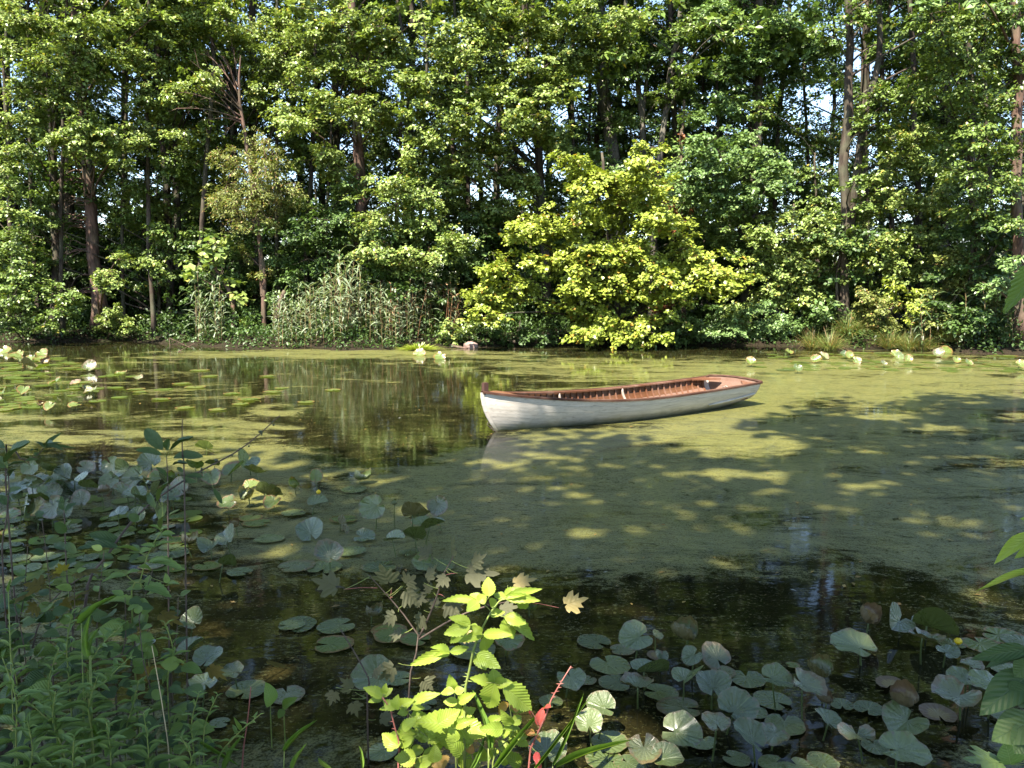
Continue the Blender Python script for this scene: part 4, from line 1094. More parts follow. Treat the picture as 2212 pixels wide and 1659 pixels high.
M['pad'] = pad_mat('lily_pad_green', (0.036, 0.060, 0.015), (0.145, 0.180, 0.060), (0.13, 0.11, 0.05), 0.07, (0.07, 0.085, 0.022))
M['pad_edge'] = pad_mat('lily_pad_browning', (0.06, 0.08, 0.028), (0.175, 0.19, 0.085), (0.14, 0.105, 0.045), 0.24, (0.10, 0.085, 0.03), spot=.5)
M['pad_dead'] = pad_mat('lily_pad_withered', (0.17, 0.12, 0.035), (0.25, 0.17, 0.05), (0.12, 0.07, 0.03), 0.5, (0.10, 0.07, 0.025), .55, .6)
M['pad_light'] = pad_mat('lily_pad_sunlit', (0.095, 0.140, 0.028), (0.150, 0.185, 0.045), (0.20, 0.115, 0.04), 0.18, (0.10, 0.13, 0.025), transl=.3, spec=.4)  # lit copy of the pad leaf, sunlight put into its paler colour
M['stem'] = plain_mat('pad_stem', (0.045, 0.065, 0.016), (0.09, 0.12, 0.03), 20, .45, .4)
def pad_mesh(kind, seed, mat):
    pr = random.Random(seed)
    NR, NA = 6, 34
    d = math.radians(pr.uniform(7, 16))
    cy = -0.22
    vs = [(0, cy, 0)]; rad = [0.0]; ang = [0.5]
    ph = [pr.uniform(0, 6.28) for _ in range(4)]
    asym = pr.uniform(-.06, .06)
    for i in range(1, NR + 1):
        r = (i / NR) ** 0.9
        for k in range(NA + 1):
            a = -math.pi / 2 + d + (2 * math.pi - 2 * d) * k / NA
            q = min(k, NA - k) / NA
            R = 1.0 - 0.16 * math.exp(-(q / 0.045) ** 2) + 0.02 * math.sin(5 * a + ph[0]) + 0.012 * math.sin(11 * a + ph[1]) + asym * math.cos(a)
            x = R * r * math.cos(a) * 0.93; y = cy * (1 - r) + R * r * math.sin(a) * (1.06 if math.sin(a) > 0 else 0.98)
            z = 0
            if kind == 'flat': z = 0.012 * math.sin(3 * a + ph[2]) * r + 0.02 * r ** 3
            elif kind == 'cup': z = (0.30 + 0.1 * math.sin(3 * a + ph[2])) * r ** 2 + 0.05 * math.sin(9 * a + ph[3]) * r ** 3
            elif kind == 'fold': z = 0.48 * abs(x) ** 1.25 + 0.04 * math.sin(7 * a + ph[2]) * r ** 2
            elif kind == 'wave': z = 0.14 * math.sin(2 * a + ph[2]) * r ** 2 + 0.06 * math.sin(7 * a + ph[3]) * r ** 3 + 0.1 * r * r
            elif kind == 'half':                      # one half flipped up
                z = 0.02 * math.sin(3 * a + ph[2]) * r
                if x > 0.05: z += 1.5 * (x - 0.05) ** 1.2; x = 0.05 + (x - 0.05) * 0.55
            elif kind == 'curl':
                cu = max(0, r - .45) / .55
                z = 0.30 * r ** 2 + 0.5 * cu ** 2 * (0.7 + 0.5 * math.sin(2 * a + ph[2])) + 0.07 * math.sin(10 * a + ph[3]) * r ** 3
                x *= 1 - .42 * cu ** 2; y *= 1 - .30 * cu ** 2
            vs.append((x, y, z)); rad.append(r); ang.append(k / NA)
    fs = []
    W = NA + 1
    for k in range(NA): fs.append((0, 1 + k, 2 + k))
    for i in range(NR - 1):
        for k in range(NA):
            a = 1 + i * W + k; fs.append((a, a + W, a + W + 1, a + 1))
    mb = MB(); mb.add(vs, fs); me = mb.mesh('lily_pad', mat, True)
    for nm, arr in (('rad', rad), ('ang', ang)):
        t = me.attributes.new(nm, 'FLOAT', 'POINT'); t.data.foreach_set('value', np.array(arr, np.float32))
    return me
PADM = {}
def get_pad(kind, matn, var):
    k = (kind, matn, var)
    if k not in PADM: PADM[k] = pad_mesh(kind, hash_(k), M[matn])
    return PADM[k]
def hash_(k): return sum((i + 3) * ord(c) for i, c in enumerate(str(k))) % 99991
STEM = {}
pads = []
prp = random.Random(4242)
def pad(bed, u, v, w, kind='flat', mat='pad', z=None, tilt=None, rot=None):
    """w: width in picture units; raised pads stand on a stem of their own"""
    flat = kind == 'flat' and z is None
    if z is None: z = 0.006 + prp.uniform(0, .005) + 0.0012 * (len(pads) % 7) if flat else prp.uniform(.06, .16)
    p = ground(u, v, z)
    r = w * p.y / FPX / 2 / 0.93
    me = get_pad(kind, mat, prp.randrange(3))
    rz = prp.uniform(0, 6.283) if rot is None else math.radians(rot)
    if flat:
        o = obj('lily_pad', me); o.location = p; o.scale = (r, r, r); o.rotation_euler = (0, 0, rz)
    else:
        o = empty('lily_pad', (p.x, p.y, 0))
        b = obj('blade', me, o); b.location = (0, 0, z); b.scale = (r, r, r)
        if tilt is None:
            tilt = (prp.uniform(-15, 45), prp.uniform(-25, 25))
        if bed in ('near right bed', 'right corner bed'): tilt = (tilt[0] * .72, tilt[1] * .72)
        b.rotation_mode = 'XYZ'
        b.rotation_euler = (Matrix.Rotation(math.radians(tilt[1]), 3, 'Y') @ Matrix.Rotation(math.radians(tilt[0]), 3, 'X') @ Matrix.Rotation(rz, 3, 'Z')).to_euler()
        at_l = (b.rotation_euler.to_matrix() @ Vector((0, -.22 * r, 0))) + Vector((0, 0, z))
        foot = Vector((at_l.x + prp.uniform(-.35, .35) * z, at_l.y + prp.uniform(-.2, .3) * z, -.06))
        mb = MB(); rs = max(.0035, r * .045)
        mb.tube(bez(foot, foot.lerp(at_l, .5) + Vector((prp.uniform(-.1, .1) * z, 0, 0)), at_l, 6), [rs * 1.15, rs * 1.1, rs, rs, rs * .95, rs * .9], 6)
        obj('stem', mb.mesh('stem', M['stem'], True), o)
    pads.append((bed, u, v, o, 'flat' if flat else kind, mat))
    return o
# near right bed (places measured in the picture)
def A(x, y): return 1207 + .2728 * x, 1262 + .2728 * y
def B(x, y): return 1646 + .3386 * x, 1097 + .3386 * y
def Cc(x, y): return 548.6 + .2728 * x, 932.6 + .2728 * y
def Dd(x, y): return .2728 * x, 878 + .2728 * y
NR_ = 'near right bed'
for x, y, w, kind, mat, tl in [
    (285, 455, 270, 'flat', 'pad', None), (610, 425, 265, 'fold', 'pad', (50, 8)), (775, 405, 95, 'cup', 'pad', (30, 30)), (990, 410, 300, 'curl', 'pad_edge', (10, 10)), (1245, 570, 235, 'wave', 'pad_edge', (52, 0)),
    (1060, 575, 170, 'fold', 'pad', (45, -10)), (400, 635, 330, 'flat', 'pad', None), (705, 690, 310, 'half', 'pad', (20, 22)), (1490, 745, 290, 'flat', 'pad', None), (1720, 755, 260, 'fold', 'pad', (25, 10)),
    (2070, 690, 270, 'curl', 'pad_edge', (25, -10)), (1960, 795, 290, 'cup', 'pad_edge', (25, 24)), (455, 780, 265, 'flat', 'pad', None), (615, 800, 280, 'cup', 'pad_edge', (-12, 0)), (800, 855, 275, 'flat', 'pad', None),
    (1000, 745, 260, 'half', 'pad', (15, 30)), (1215, 800, 290, 'fold', 'pad', (22, -5)), (960, 975, 345, 'flat', 'pad_edge', None), (1700, 920, 300, 'flat', 'pad', None), (1410, 990, 330, 'cup', 'pad', (32, 4)),
    (2100, 925, 190, 'curl', 'pad_dead', (0, 10)), (1790, 1105, 325, 'flat', 'pad', None), (1240, 1090, 240, 'wave', 'pad_edge', (10, 5)), (1510, 1215, 290, 'fold', 'pad', (30, 38)), (1700, 1195, 265, 'wave', 'pad_edge', (8, 0)),
    (960, 1180, 330, 'fold', 'pad', (34, -8)), (1130, 1240, 240, 'flat', 'pad', None), (400, 1250, 310, 'flat', 'pad', None), (680, 1320, 300, 'cup', 'pad_edge', (18, 0)), (370, 1390, 310, 'flat', 'pad', None),
    (850, 1380, 260, 'fold', 'pad', (20, 0)), (100, 745, 240, 'wave', 'pad', (18, -8)), (340, 975, 240, 'fold', 'pad', (30, 10)), (240, 1090, 235, 'wave', 'pad', (35, -6)), (2120, 1075, 225, 'fold', 'pad', (15, 28)),
    (1700, 1415, 240, 'flat', 'pad', None), (2090, 1405, 240, 'flat', 'pad', None), (560, 1420, 260, 'flat', 'pad', None), (500, 520, 200, 'flat', 'pad_edge', None), (230, 760, 150, 'flat', 'pad_edge', None), (1300, 690, 200, 'flat', 'pad_edge', None),
    (-60, 930, 200, 'flat', 'pad', None), (1560, 1010, 190, 'flat', 'pad', None), (820, 570, 110, 'half', 'pad', (35, -40)), (780, 560, 170, 'flat', 'pad_dead', None), (1400, 1380, 220, 'flat', 'pad', None), (1850, 640, 110, 'flat', 'pad_light', None)]:
    pad(NR_, *A(x, y), w * .2728, kind, mat, None, tl)
CR_ = 'right corner bed'
for x, y, w, kind, mat, tl in [
    (675, 695, 195, 'curl', 'pad_dead', (48, 10)), (870, 730, 200, 'half', 'pad', (14, 0)), (1085, 765, 280, 'half', 'pad', (12, 10)), (1045, 835, 210, 'cup', 'pad_edge', (-10, 10)), (595, 880, 285, 'wave', 'pad', (14, 0)),
    (1540, 820, 270, 'flat', 'pad_light', None), (1410, 875, 260, 'flat', 'pad_light', None), (1640, 850, 200, 'flat', 'pad', None), (1210, 870, 165, 'flat', 'pad', None), (1180, 915, 150, 'wave', 'pad', (10, 0)),
    (1280, 1085, 180, 'wave', 'pad', (20, 0)), (1440, 1115, 205, 'wave', 'pad', (15, 0)), (1580, 1035, 205, 'flat', 'pad', None), (1240, 1205, 290, 'cup', 'pad_edge', (14, 0)), (910, 1230, 240, 'curl', 'pad_dead', (15, -20)),
    (680, 1280, 190, 'flat', 'pad', None), (910, 1370, 285, 'fold', 'pad', (22, 0)), (610, 1460, 240, 'cup', 'pad_edge', (-6, 0)), (720, 1520, 180, 'flat', 'pad', None), (900, 1550, 315, 'wave', 'pad', (12, 0)),
    (380, 1615, 195, 'flat', 'pad', None), (510, 1255, 150, 'flat', 'pad', None), (820, 1120, 190, 'flat', 'pad_dead', None), (1120, 1310, 230, 'flat', 'pad_dead', None), (240, 1650, 200, 'flat', 'pad', None), (1340, 1000, 140, 'wave', 'pad_edge', (5, 0)),
    (1560, 1330, 180, 'flat', 'pad', None), (1620, 1180, 160, 'flat', 'pad', None)]:
    pad(CR_, *B(x, y), w * .3386, kind, mat, None, tl)
MD_ = 'middle bed'
for x, y, w, kind, mat, tl, z in [
    (945, 600, 205, 'cup', 'pad', (62, 0), .17), (1275, 655, 230, 'fold', 'pad_edge', (-48, 4), .17), (1460, 590, 170, 'cup', 'pad_edge', (50, -18), .20), (1255, 830, 220, 'fold', 'pad', (-42, 0), .12), (1110, 850, 165, 'half', 'pad', (40, -24), .13),
    (1415, 745, 190, 'half', 'pad', (22, -20), .15), (1000, 1065, 275, 'flat', 'pad', None, None), (440, 790, 220, 'fold', 'pad', (38, 0), .06), (590, 970, 230, 'cup', 'pad_edge', (30, 10), .10), (500, 570, 160, 'half', 'pad', (48, 20), .10),
    (485, 350, 110, 'fold', 'pad_light', (60, 62), .16), (110, 490, 205, 'cup', 'pad', (-40, 10), .10), (860, 380, 185, 'curl', 'pad', (-5, 0), .04), (790, 455, 210, 'flat', 'pad', None, None), (760, 945, 235, 'flat', 'pad', None, None),
    (330, 1065, 285, 'flat', 'pad_edge', None, None), (560, 1075, 290, 'flat', 'pad', None, None), (340, 1530, 300, 'flat', 'pad', None, None), (660, 1535, 295, 'flat', 'pad', None, None), (1080, 1575, 285, 'flat', 'pad_light', None, None), (120, 845, 225, 'flat', 'pad', None, None),
    (690, 745, 150, 'half', 'pad_edge', (10, 40), .05), (1440, 1060, 310, 'flat', 'pad', None, None), (1330, 1040, 150, 'half', 'pad', (30, 20), .05), (1210, 960, 150, 'flat', 'pad', None, None), (1320, 700, 170, 'wave', 'pad_light', (20, 0), .08), (1110, 560, 70, 'curl', 'pad_edge', (50, 30), .2),
    (310, 420, 120, 'curl', 'pad_light', (30, 30), .10), (320, 640, 190, 'flat', 'pad', None, None), (720, 690, 220, 'flat', 'pad_light', None, None), (870, 830, 170, 'wave', 'pad', (20, 0), .03), (150, 560, 140, 'fold', 'pad_light', (30, 0), .07),
    (1600, 1600, 190, 'wave', 'pad_light', (6, 0), .03), (950, 1450, 190, 'curl', 'pad_edge', (0, 0), .05), (2000, 1430, 150, 'curl', 'pad_edge', (5, 0), .05), (2180, 1400, 160, 'curl', 'pad_light', (5, 20), .05)]:
    pad(MD_, *Cc(x, y), w * .2728, kind, mat, z, tl)
# bed on the near left: raised pads at its back, floating ones in front
NL_ = 'near left bed'
for x, y, w, kind, mat, tl in [
    (1190, 440, 175, 'cup', 'pad', (55, 0)), (880, 470, 150, 'cup', 'pad', (60, -10)), (980, 505, 140, 'half', 'pad', (25, -25)), (680, 485, 130, 'cup', 'pad_edge', (40, 20)), (510, 530, 150, 'fold', 'pad', (58, 0)), (380, 500, 140, 'cup', 'pad', (-40, 0)),
    (240, 490, 130, 'cup', 'pad', (58, 10)), (1075, 560, 175, 'cup', 'pad', (55, -12)), (870, 590, 150, 'cup', 'pad', (60, 0)), (600, 590, 210, 'half', 'pad', (20, -30)), (420, 610, 170, 'wave', 'pad', (16, 20)), (570, 650, 190, 'half', 'pad', (28, 8)),
    (700, 640, 160, 'fold', 'pad', (-35, 0)), (420, 690, 160, 'fold', 'pad', (50, 0)), (1240, 660, 130, 'half', 'pad', (40, -40)), (1230, 560, 120, 'fold', 'pad_light', (40, 0)), (1370, 590, 170, 'curl', 'pad_light', (35, 10)), (1060, 690, 190, 'wave', 'pad', (14, 0)),
    (820, 680, 130, 'curl', 'pad_dead', (-15, 0)), (640, 740, 150, 'cup', 'pad_edge', (45, 10)), (300, 580, 150, 'wave', 'pad', (15, 0)), (150, 640, 170, 'wave', 'pad', (20, 0)), (290, 745, 190, 'cup', 'pad', (-30, 0)), (200, 800, 180, 'half', 'pad', (12, 50)), (430, 800, 200, 'cup', 'pad_edge', (48, -10)),
    (1620, 330, 140, 'fold', 'pad_light', (-48, 10)), (1680, 460, 120, 'fold', 'pad', (-30, 0)), (1540, 470, 140, 'fold', 'pad_light', (-40, 0)), (1960, 440, 190, 'half', 'pad', (20, 0)), (1850, 510, 190, 'half', 'pad_light', (35, 12)), (2020, 520, 190, 'cup', 'pad', (-25, 10)), (1680, 560, 150, 'fold', 'pad_light', (40, 0)),
    (2110, 680, 190, 'cup', 'pad', (-48, 10)), (1960, 710, 180, 'curl', 'pad_edge', (30, -10)), (1800, 760, 150, 'wave', 'pad_light', (30, 0)), (1410, 870, 170, 'flat', 'pad_light', None), (1850, 930, 110, 'curl', 'pad_dead', (40, 40)), (1980, 880, 190, 'flat', 'pad_light', None), (2040, 920, 220, 'flat', 'pad_light', None),
    (1500, 1080, 180, 'curl', 'pad_edge', (-5, 0)), (1390, 1055, 200, 'flat', 'pad_light', None), (1660, 1110, 170, 'half', 'pad', (10, -30)), (1790, 1050, 180, 'half', 'pad', (14, 10)), (1360, 1160, 270, 'flat', 'pad', None), (1780, 1250, 160, 'half', 'pad', (-10, 20)), (1900, 1310, 200, 'flat', 'pad', None), (2110, 1055, 190, 'flat', 'pad', None),
    (1640, 1260, 220, 'flat', 'pad_light', None), (320, 920, 150, 'cup', 'pad', (-20, 0)), (60, 860, 170, 'wave', 'pad_light', (10, 0)), (100, 985, 180, 'flat', 'pad_light', None), (80, 700, 170, 'wave', 'pad', (20, 10)), (40, 560, 150, 'wave', 'pad', (20, 0)), (930, 850, 170, 'wave', 'pad', (12, -16)), (1990, 620, 130, 'wave', 'pad_light', (20, 0))]:
    pad(NL_, *Dd(x, y), w * .2728, kind, mat, None, tl)
for row, (y0, n, w) in enumerate([(930, 4, 165), (1010, 4, 180), (1090, 4, 195), (1180, 4, 220), (1280, 4, 235)]):
    for i in range(n):
        x = (i + prp.uniform(.1, .9)) * (1500 - row * 60) / n
        k = prp.random()
        pad('near left shallows', *Dd(x, y0 + prp.uniform(-28, 28)), w * prp.uniform(.75, 1.1) * .2728, 'flat', 'pad' if k < .8 else 'pad_edge')
for i in range(22):                                  # tangle of raised leaves at the back of the bed
    pad(NL_, *Dd(prp.uniform(0, 1450), prp.uniform(520, 900)), prp.uniform(120, 190) * .2728, prp.choice(['fold', 'cup', 'half', 'wave', 'wave']), prp.choice(['pad', 'pad', 'pad', 'pad_edge']), prp.uniform(.06, .17), (prp.uniform(-40, 60), prp.uniform(-40, 40)))
for x, y, w, kind, mat, tl in [(1390, 455, 160, 'half', 'pad', (14, 20)), (1385, 650, 200, 'half', 'pad', (30, 10)), (1515, 720, 215, 'fold', 'pad', (16, 0)), (1680, 815, 175, 'wave', 'pad', (12, 0)), (1480, 895, 215, 'wave', 'pad', (10, 0)), (1790, 955, 290, 'flat', 'pad', None), (2085, 985, 265, 'flat', 'pad_edge', None), (1060, 610, 140, 'wave', 'pad', (20, 0)), (2110, 480, 190, 'flat', 'pad', None), (1600, 1190, 150, 'flat', 'pad', None)]:
    pad('near left shallows', .2975 * x, 1207 + .2975 * y, w * .2975, kind, mat, None, tl)
for x, y, w, kind, mat, tl in [(590, 740, 270, 'fold', 'pad', (26, 0)), (735, 745, 190, 'flat', 'pad', None), (330, 530, 250, 'flat', 'pad_light', None), (690, 470, 230, 'flat', 'pad_light', None), (850, 500, 200, 'flat', 'pad_light', None), (1190, 560, 300, 'flat', 'pad', None), (1430, 510, 190, 'wave', 'pad_light', (8, 0)), (900, 900, 170, 'flat', 'pad', None), (640, 1200, 200, 'flat', 'pad', None), (1660, 1180, 260, 'wave', 'pad', (10, 0))]:
    pad('middle bed', 603.5 + .3472 * x, 1207 + .3472 * y, w * .3472, kind, mat, None, tl)
# sunlit bed on the far left
FL_ = 'sunlit left bed'
for i in range(38):
    v_ = 768 + 118 * prp.random() ** 0.8
    lim = 150 + 230 * math.exp(-((v_ - 832) / 30) ** 2)
    u_ = prp.uniform(-25, lim)
    if prp.random() < .48:
        pad(FL_, u_, v_ - prp.uniform(2, 8), prp.uniform(20, 32), prp.choice(['fold', 'cup', 'half', 'curl', 'wave']), prp.choice(['pad_light', 'pad_light', 'pad_light', 'pad_edge', 'pad_dead']), prp.uniform(.05, .15), (prp.uniform(0, 48), prp.uniform(-25, 25)))
    else: pad(FL_, u_, v_, prp.uniform(28, 46), 'flat', 'pad_light')
for u_, v_, w in [(430, 800, 40), (455, 812, 36), (395, 828, 40), (420, 836, 44), (500, 850, 36), (540, 862, 46), (590, 846, 40), (520, 872, 36), (610, 838, 30), (345, 862, 40), (660, 868, 36), (400, 880, 40), (580, 812, 34), (470, 884, 36), (720, 842, 34)]:
    pad('loose floating pads', u_, v_, w, 'flat', 'pad_light')
# bed along the far right shore
FR_ = 'far right bed'
for i in range(42):
    u_ = prp.choice([prp.uniform(1610, 1900), prp.uniform(1700, 2010), prp.uniform(1900, 2230)]); v_ = prp.uniform(762, 802) - (0 if u_ < 1900 else prp.uniform(0, 14)) + (6 if u_ > 2050 else 0)
    if prp.random() < .36: pad(FR_, u_, v_ - prp.uniform(2, 6), prp.uniform(15, 26), prp.choice(['fold', 'cup', 'wave']), prp.choice(['pad_light', 'pad_light', 'pad', 'pad_edge']), prp.uniform(.06, .16), (prp.uniform(20, 60), prp.uniform(-30, 30)))
    else: pad(FR_, u_, v_, prp.uniform(28, 46), 'flat', prp.choice(['pad_light', 'pad_light', 'pad']))
for u_, v_, w in [(10, 757, 26), (40, 764, 22), (90, 762, 24), (1935, 765, 24), (2045, 757, 24), (760, 748, 22), (905, 764, 26), (950, 770, 26)]:
    pad('loose floating pads', u_, v_, w, 'wave', 'pad_light', .06, (40, 0))
# the rest of the floating pads, too many and too small to single out
mass = MB()
for i in range(200):
    k = i % 6
    if k < 2: u_ = prp.uniform(1600, 2230); v_ = prp.uniform(764, 800) + (4 if u_ > 2050 else 0); w_ = prp.uniform(22, 40)
    elif k < 4: v_ = 772 + 110 * prp.random(); u_ = prp.uniform(-25, 150 + 240 * math.exp(-((v_ - 832) / 30) ** 2)); w_ = prp.uniform(24, 42)
    else: v_ = prp.uniform(1060, 1260); u_ = prp.uniform(0, 420); w_ = prp.uniform(34, 54)
    q = ground(u_, v_, .004); r = w_ * q.y / FPX / 2; a0 = prp.uniform(0, 6.28)
    mass.add([q + Vector((0, 0, 0))] + [q + Vector((r * math.cos(a0 + a), r * math.sin(a0 + a), .004)) for a in [.25 + 5.78 * j / 15 for j in range(16)]], [(0, j + 1, j + 2) for j in range(15)])
tag(obj('lily_pad_mat', mass.mesh('lily_pad_mat', M['pad_light'])), 'scattered small floating pads between the named lily pads', 'lily pads', kind='stuff')
# labels: bed, row by distance, place in the row
LOOK = {'flat': 'flat floating', 'cup': 'cupped upright', 'fold': 'folded raised', 'wave': 'ruffled raised', 'half': 'half-folded raised', 'curl': 'curled raised'}
TONE = {'pad': 'green', 'pad_edge': 'brown-edged', 'pad_dead': 'withered brown', 'pad_light': 'pale green'}
beds = {}
for p in pads: beds.setdefault(p[0], []).append(p)
for bed, items in beds.items():
    items.sort(key=lambda p: -p[2])
    nrow = max(1, round(len(items) / 9)); per = math.ceil(len(items) / nrow)
    for ri in range(nrow):
        row_ = sorted(items[ri * per:(ri + 1) * per], key=lambda p: p[1])
        nm = 'front' if ri == 0 else ('back' if ri == nrow - 1 else ORD[ri + 1])
        for k, p in enumerate(row_):
            tag(p[3], '%s %s lily pad, %s from left, %s row, %s' % (LOOK[p[4]], TONE[p[5]], ORD[k + 1], nm, bed), 'lily pad', 'lily pads of the ' + bed)
# drifting bits: fallen leaves and twig ends caught in the film
M['litter'] = crown_mat('leaf_litter', (0.10, 0.055, 0.02), (0.30, 0.20, 0.06), (0.34, 0.34, 0.30), .03, transl=.1, spec=.2)
rng = np.random.default_rng(12); nq = 420
lu = rng.uniform(300, 2250, nq); lv = 790 + 520 * rng.uniform(0, 1, nq) ** 1.3
lp = np.array([ground(a, b, .008) for a, b in zip(lu, lv)]); tip = rng.normal(0, 1, (nq, 3)); tip[:, 2] *= .05; nor = rng.normal(0, .12, (nq, 3)); nor[:, 2] += 1
V, F = frame_leaves(rng, lp, tip, nor, rng.uniform(.02, .055, nq), rng.uniform(.15, .7, (nq))[:, None].mean(), .05)
tag(obj('floating_litter', mesh_np('floating_litter', V, F, M['litter'])), 'small fallen leaf bits drifting on the duckweed', 'litter', kind='stuff')
# yellow flower buds
M['yellow'] = plain_mat('yellow_petal', (0.62, 0.42, 0.01), (0.75, 0.55, 0.03), 30, .4, .4)
def bud(u, v, z, lab):
    p = ground(u, v, z); o = empty('water_lily_bud', (p.x, p.y, 0), lab, 'flower')
    mb = MB(); mb.tube([(0, 0, -.05), (.004, 0, z * .5), (0, 0, z - .015)], .0045, 6); obj('stem', mb.mesh('stem', M['stem'], True), o)
    for k in range(5):
        mb = MB(); a = k * 1.2566; n = 5; vs = []; 
        for j in range(n + 1):
            t = j / n; rr_ = .020 * math.sin(math.pi * (.15 + .75 * t)); zz = z - .018 + .034 * t
            for w in (-.75, 0, .75): vs.append((rr_ * math.cos(a + w), rr_ * math.sin(a + w), zz))
        mb.add(vs, [(j * 3 + i, j * 3 + i + 1, j * 3 + i + 4, j * 3 + i + 3) for j in range(n) for i in range(2)])
        obj('petal', mb.mesh('petal', M['yellow'], True), o)
bud(688, 1062, .13, 'round yellow water lily bud standing in the middle bed')
bud(2070, 1384, .04, 'round yellow water lily bud in the right corner bed')

# ------------------------------------------------------------------ reeds and tussocks
M['reed'] = crown_mat('reed_blades', (0.135, 0.18, 0.095), (0.26, 0.31, 0.19), (0.26, 0.2, 0.1), .08, transl=.25, spec=.45)
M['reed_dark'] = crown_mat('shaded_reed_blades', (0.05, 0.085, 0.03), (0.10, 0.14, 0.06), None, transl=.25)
M['reed_dead'] = crown_mat('dead_reed_blades', (0.16, 0.09, 0.05), (0.30, 0.19, 0.11), None, transl=.15, spec=.15)
M['cane'] = plain_mat('reed_cane', (0.16, 0.11, 0.05), (0.30, 0.20, 0.10), 6, .6, .3)
M['cane_red'] = plain_mat('dead_reed_cane', (0.18, 0.08, 0.045), (0.34, 0.17, 0.09), 6, .7, .2)
M['sedge'] = crown_mat('sedge_blades', (0.09, 0.14, 0.03), (0.20, 0.22, 0.075), (0.30, 0.20, 0.09), .22, transl=.3)
M['weed'] = crown_mat('water_weed', (0.20, 0.27, 0.03), (0.32, 0.36, 0.05), None)
def blade_strip(mb, p0, d, L_, w, droop, pr, n=4):
    side = d.cross(Vector((0, 0, 1)))
    if side.length < .05: side = Vector((1, 0, 0))
    side.normalize(); vs = []
    tw = pr.uniform(-.7, .7)
    for j in range(n + 1):
        t = j / n
        c = p0 + d * (L_ * t) - Vector((0, 0, droop * L_ * t * t))
        ww = w * (0.55 + 1.1 * t if t < .35 else (1 - t) / .65 * .95) * .5
        s2 = side * math.cos(tw * t) + Vector((0, 0, 1)) * math.sin(tw * t)
        vs += [c - s2 * ww, c + s2 * ww]
    mb.add(vs, [(2 * j, 2 * j + 1, 2 * j + 3, 2 * j + 2) for j in range(n)])
def reed_proto(seed, mat, cane, h, nl=12, bl=.66):
    pr = random.Random(seed)
    m1 = MB(); lean = Vector((pr.uniform(-.2, .2), pr.uniform(-.15, .15), 0))
    path = [Vector((0, 0, -.1)) + (Vector((0, 0, h * t)) + lean * t * t * 1.4) for t in (0, .25, .5, .75, 1)]
    m1.tube(path, [.009, .008, .007, .005, .002], 5)
    m2 = MB()
    for k in range(nl):
        t = .22 + .76 * k / (nl - 1); q = path[min(3, int(t * 4))].lerp(path[min(4, int(t * 4) + 1)], t * 4 - min(3, int(t * 4)))
        a = (k % 2) * math.pi + pr.uniform(-.7, .7)
        el = pr.uniform(.5, 1.0)
        d = Vector((math.cos(a) * math.cos(el), math.sin(a) * math.cos(el), math.sin(el)))
        blade_strip(m2, q, d, bl * pr.uniform(.7, 1.25), .072 * pr.uniform(.8, 1.2), pr.uniform(.25, 1.0), pr)
    return m1.mesh('cane', M[cane], True), m2.mesh('blades', M[mat])
RP = {'green': [reed_proto(60 + k, 'reed', 'cane', 2.0 + .12 * k) for k in range(6)], 'dead': [reed_proto(70 + k, 'reed_dead', 'cane_red', 2.0 + .1 * k, 6, .35) for k in range(3)], 'dark': [reed_proto(80 + k, 'reed_dark', 'cane', 1.7 + .1 * k) for k in range(4)]}
prr = random.Random(31)
REEDS = {}
def nth(n): return ORD[n] if n <= 40 else '%d%s' % (n, 'th' if n % 100 in (11, 12, 13) else {1: 'st', 2: 'nd', 3: 'rd'}.get(n % 10, 'th'))
def reed(u, vb, s, fam, label, group, dy=0.0):
    p = ground(u, vb); p.y += dy
    o = empty('reed', (p.x, p.y, min(0.2, max(-.02, land_z(p.x, p.y)))), label, 'reed', group)
    c, b = prr.choice(RP[fam])
    obj('cane', c, o); obj('blades', b, o)['kind'] = 'stuff'
    REEDS.setdefault(group, []).append((to_px(p.x, p.y, 0)[0], label, o))
    o.rotation_euler = (prr.uniform(-.1, .1), prr.uniform(-.12, .12), prr.uniform(0, 6.28)); o.scale = (s, s, s)
for i in range(150):
    u_ = prr.uniform(585, 900); env = 0.62 + .40 * math.exp(-((u_ - 745) / 90) ** 2)
    reed(u_, prr.uniform(744, 757), env * prr.uniform(.7, 1.12), 'green', 'green reed in the tall far bank stand', 'green reeds of the tall reed stand', prr.uniform(0, 1.6))
for i in range(46):
    reed(prr.uniform(780, 1000), prr.uniform(744, 753), prr.uniform(.6, .95), 'dead', 'rust brown dead reed beside the tall stand', 'dead brown reeds beside the reed stand', prr.uniform(0, 1.3))
for i in range(30):
    reed(prr.uniform(860, 985), prr.uniform(744, 752), prr.uniform(.75, 1.0), 'green', 'grey-green reed among the dead brown reeds', 'reeds among the dead reeds', prr.uniform(.3, 1.6))
for i in range(16):
    reed(prr.uniform(408, 482), prr.uniform(742, 750), prr.uniform(.55, .98), 'green', 'reed in the small separate left clump', 'reeds of the small separate clump')
for i in range(52):
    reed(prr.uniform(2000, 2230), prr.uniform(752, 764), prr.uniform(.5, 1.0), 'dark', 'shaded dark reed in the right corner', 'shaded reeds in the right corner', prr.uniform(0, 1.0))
for _g, items in REEDS.items():
    for k, (_u, lab, o) in enumerate(sorted(items, key=lambda t: t[0])): o['label'] = lab + ', ' + nth(k + 1) + ' from left'
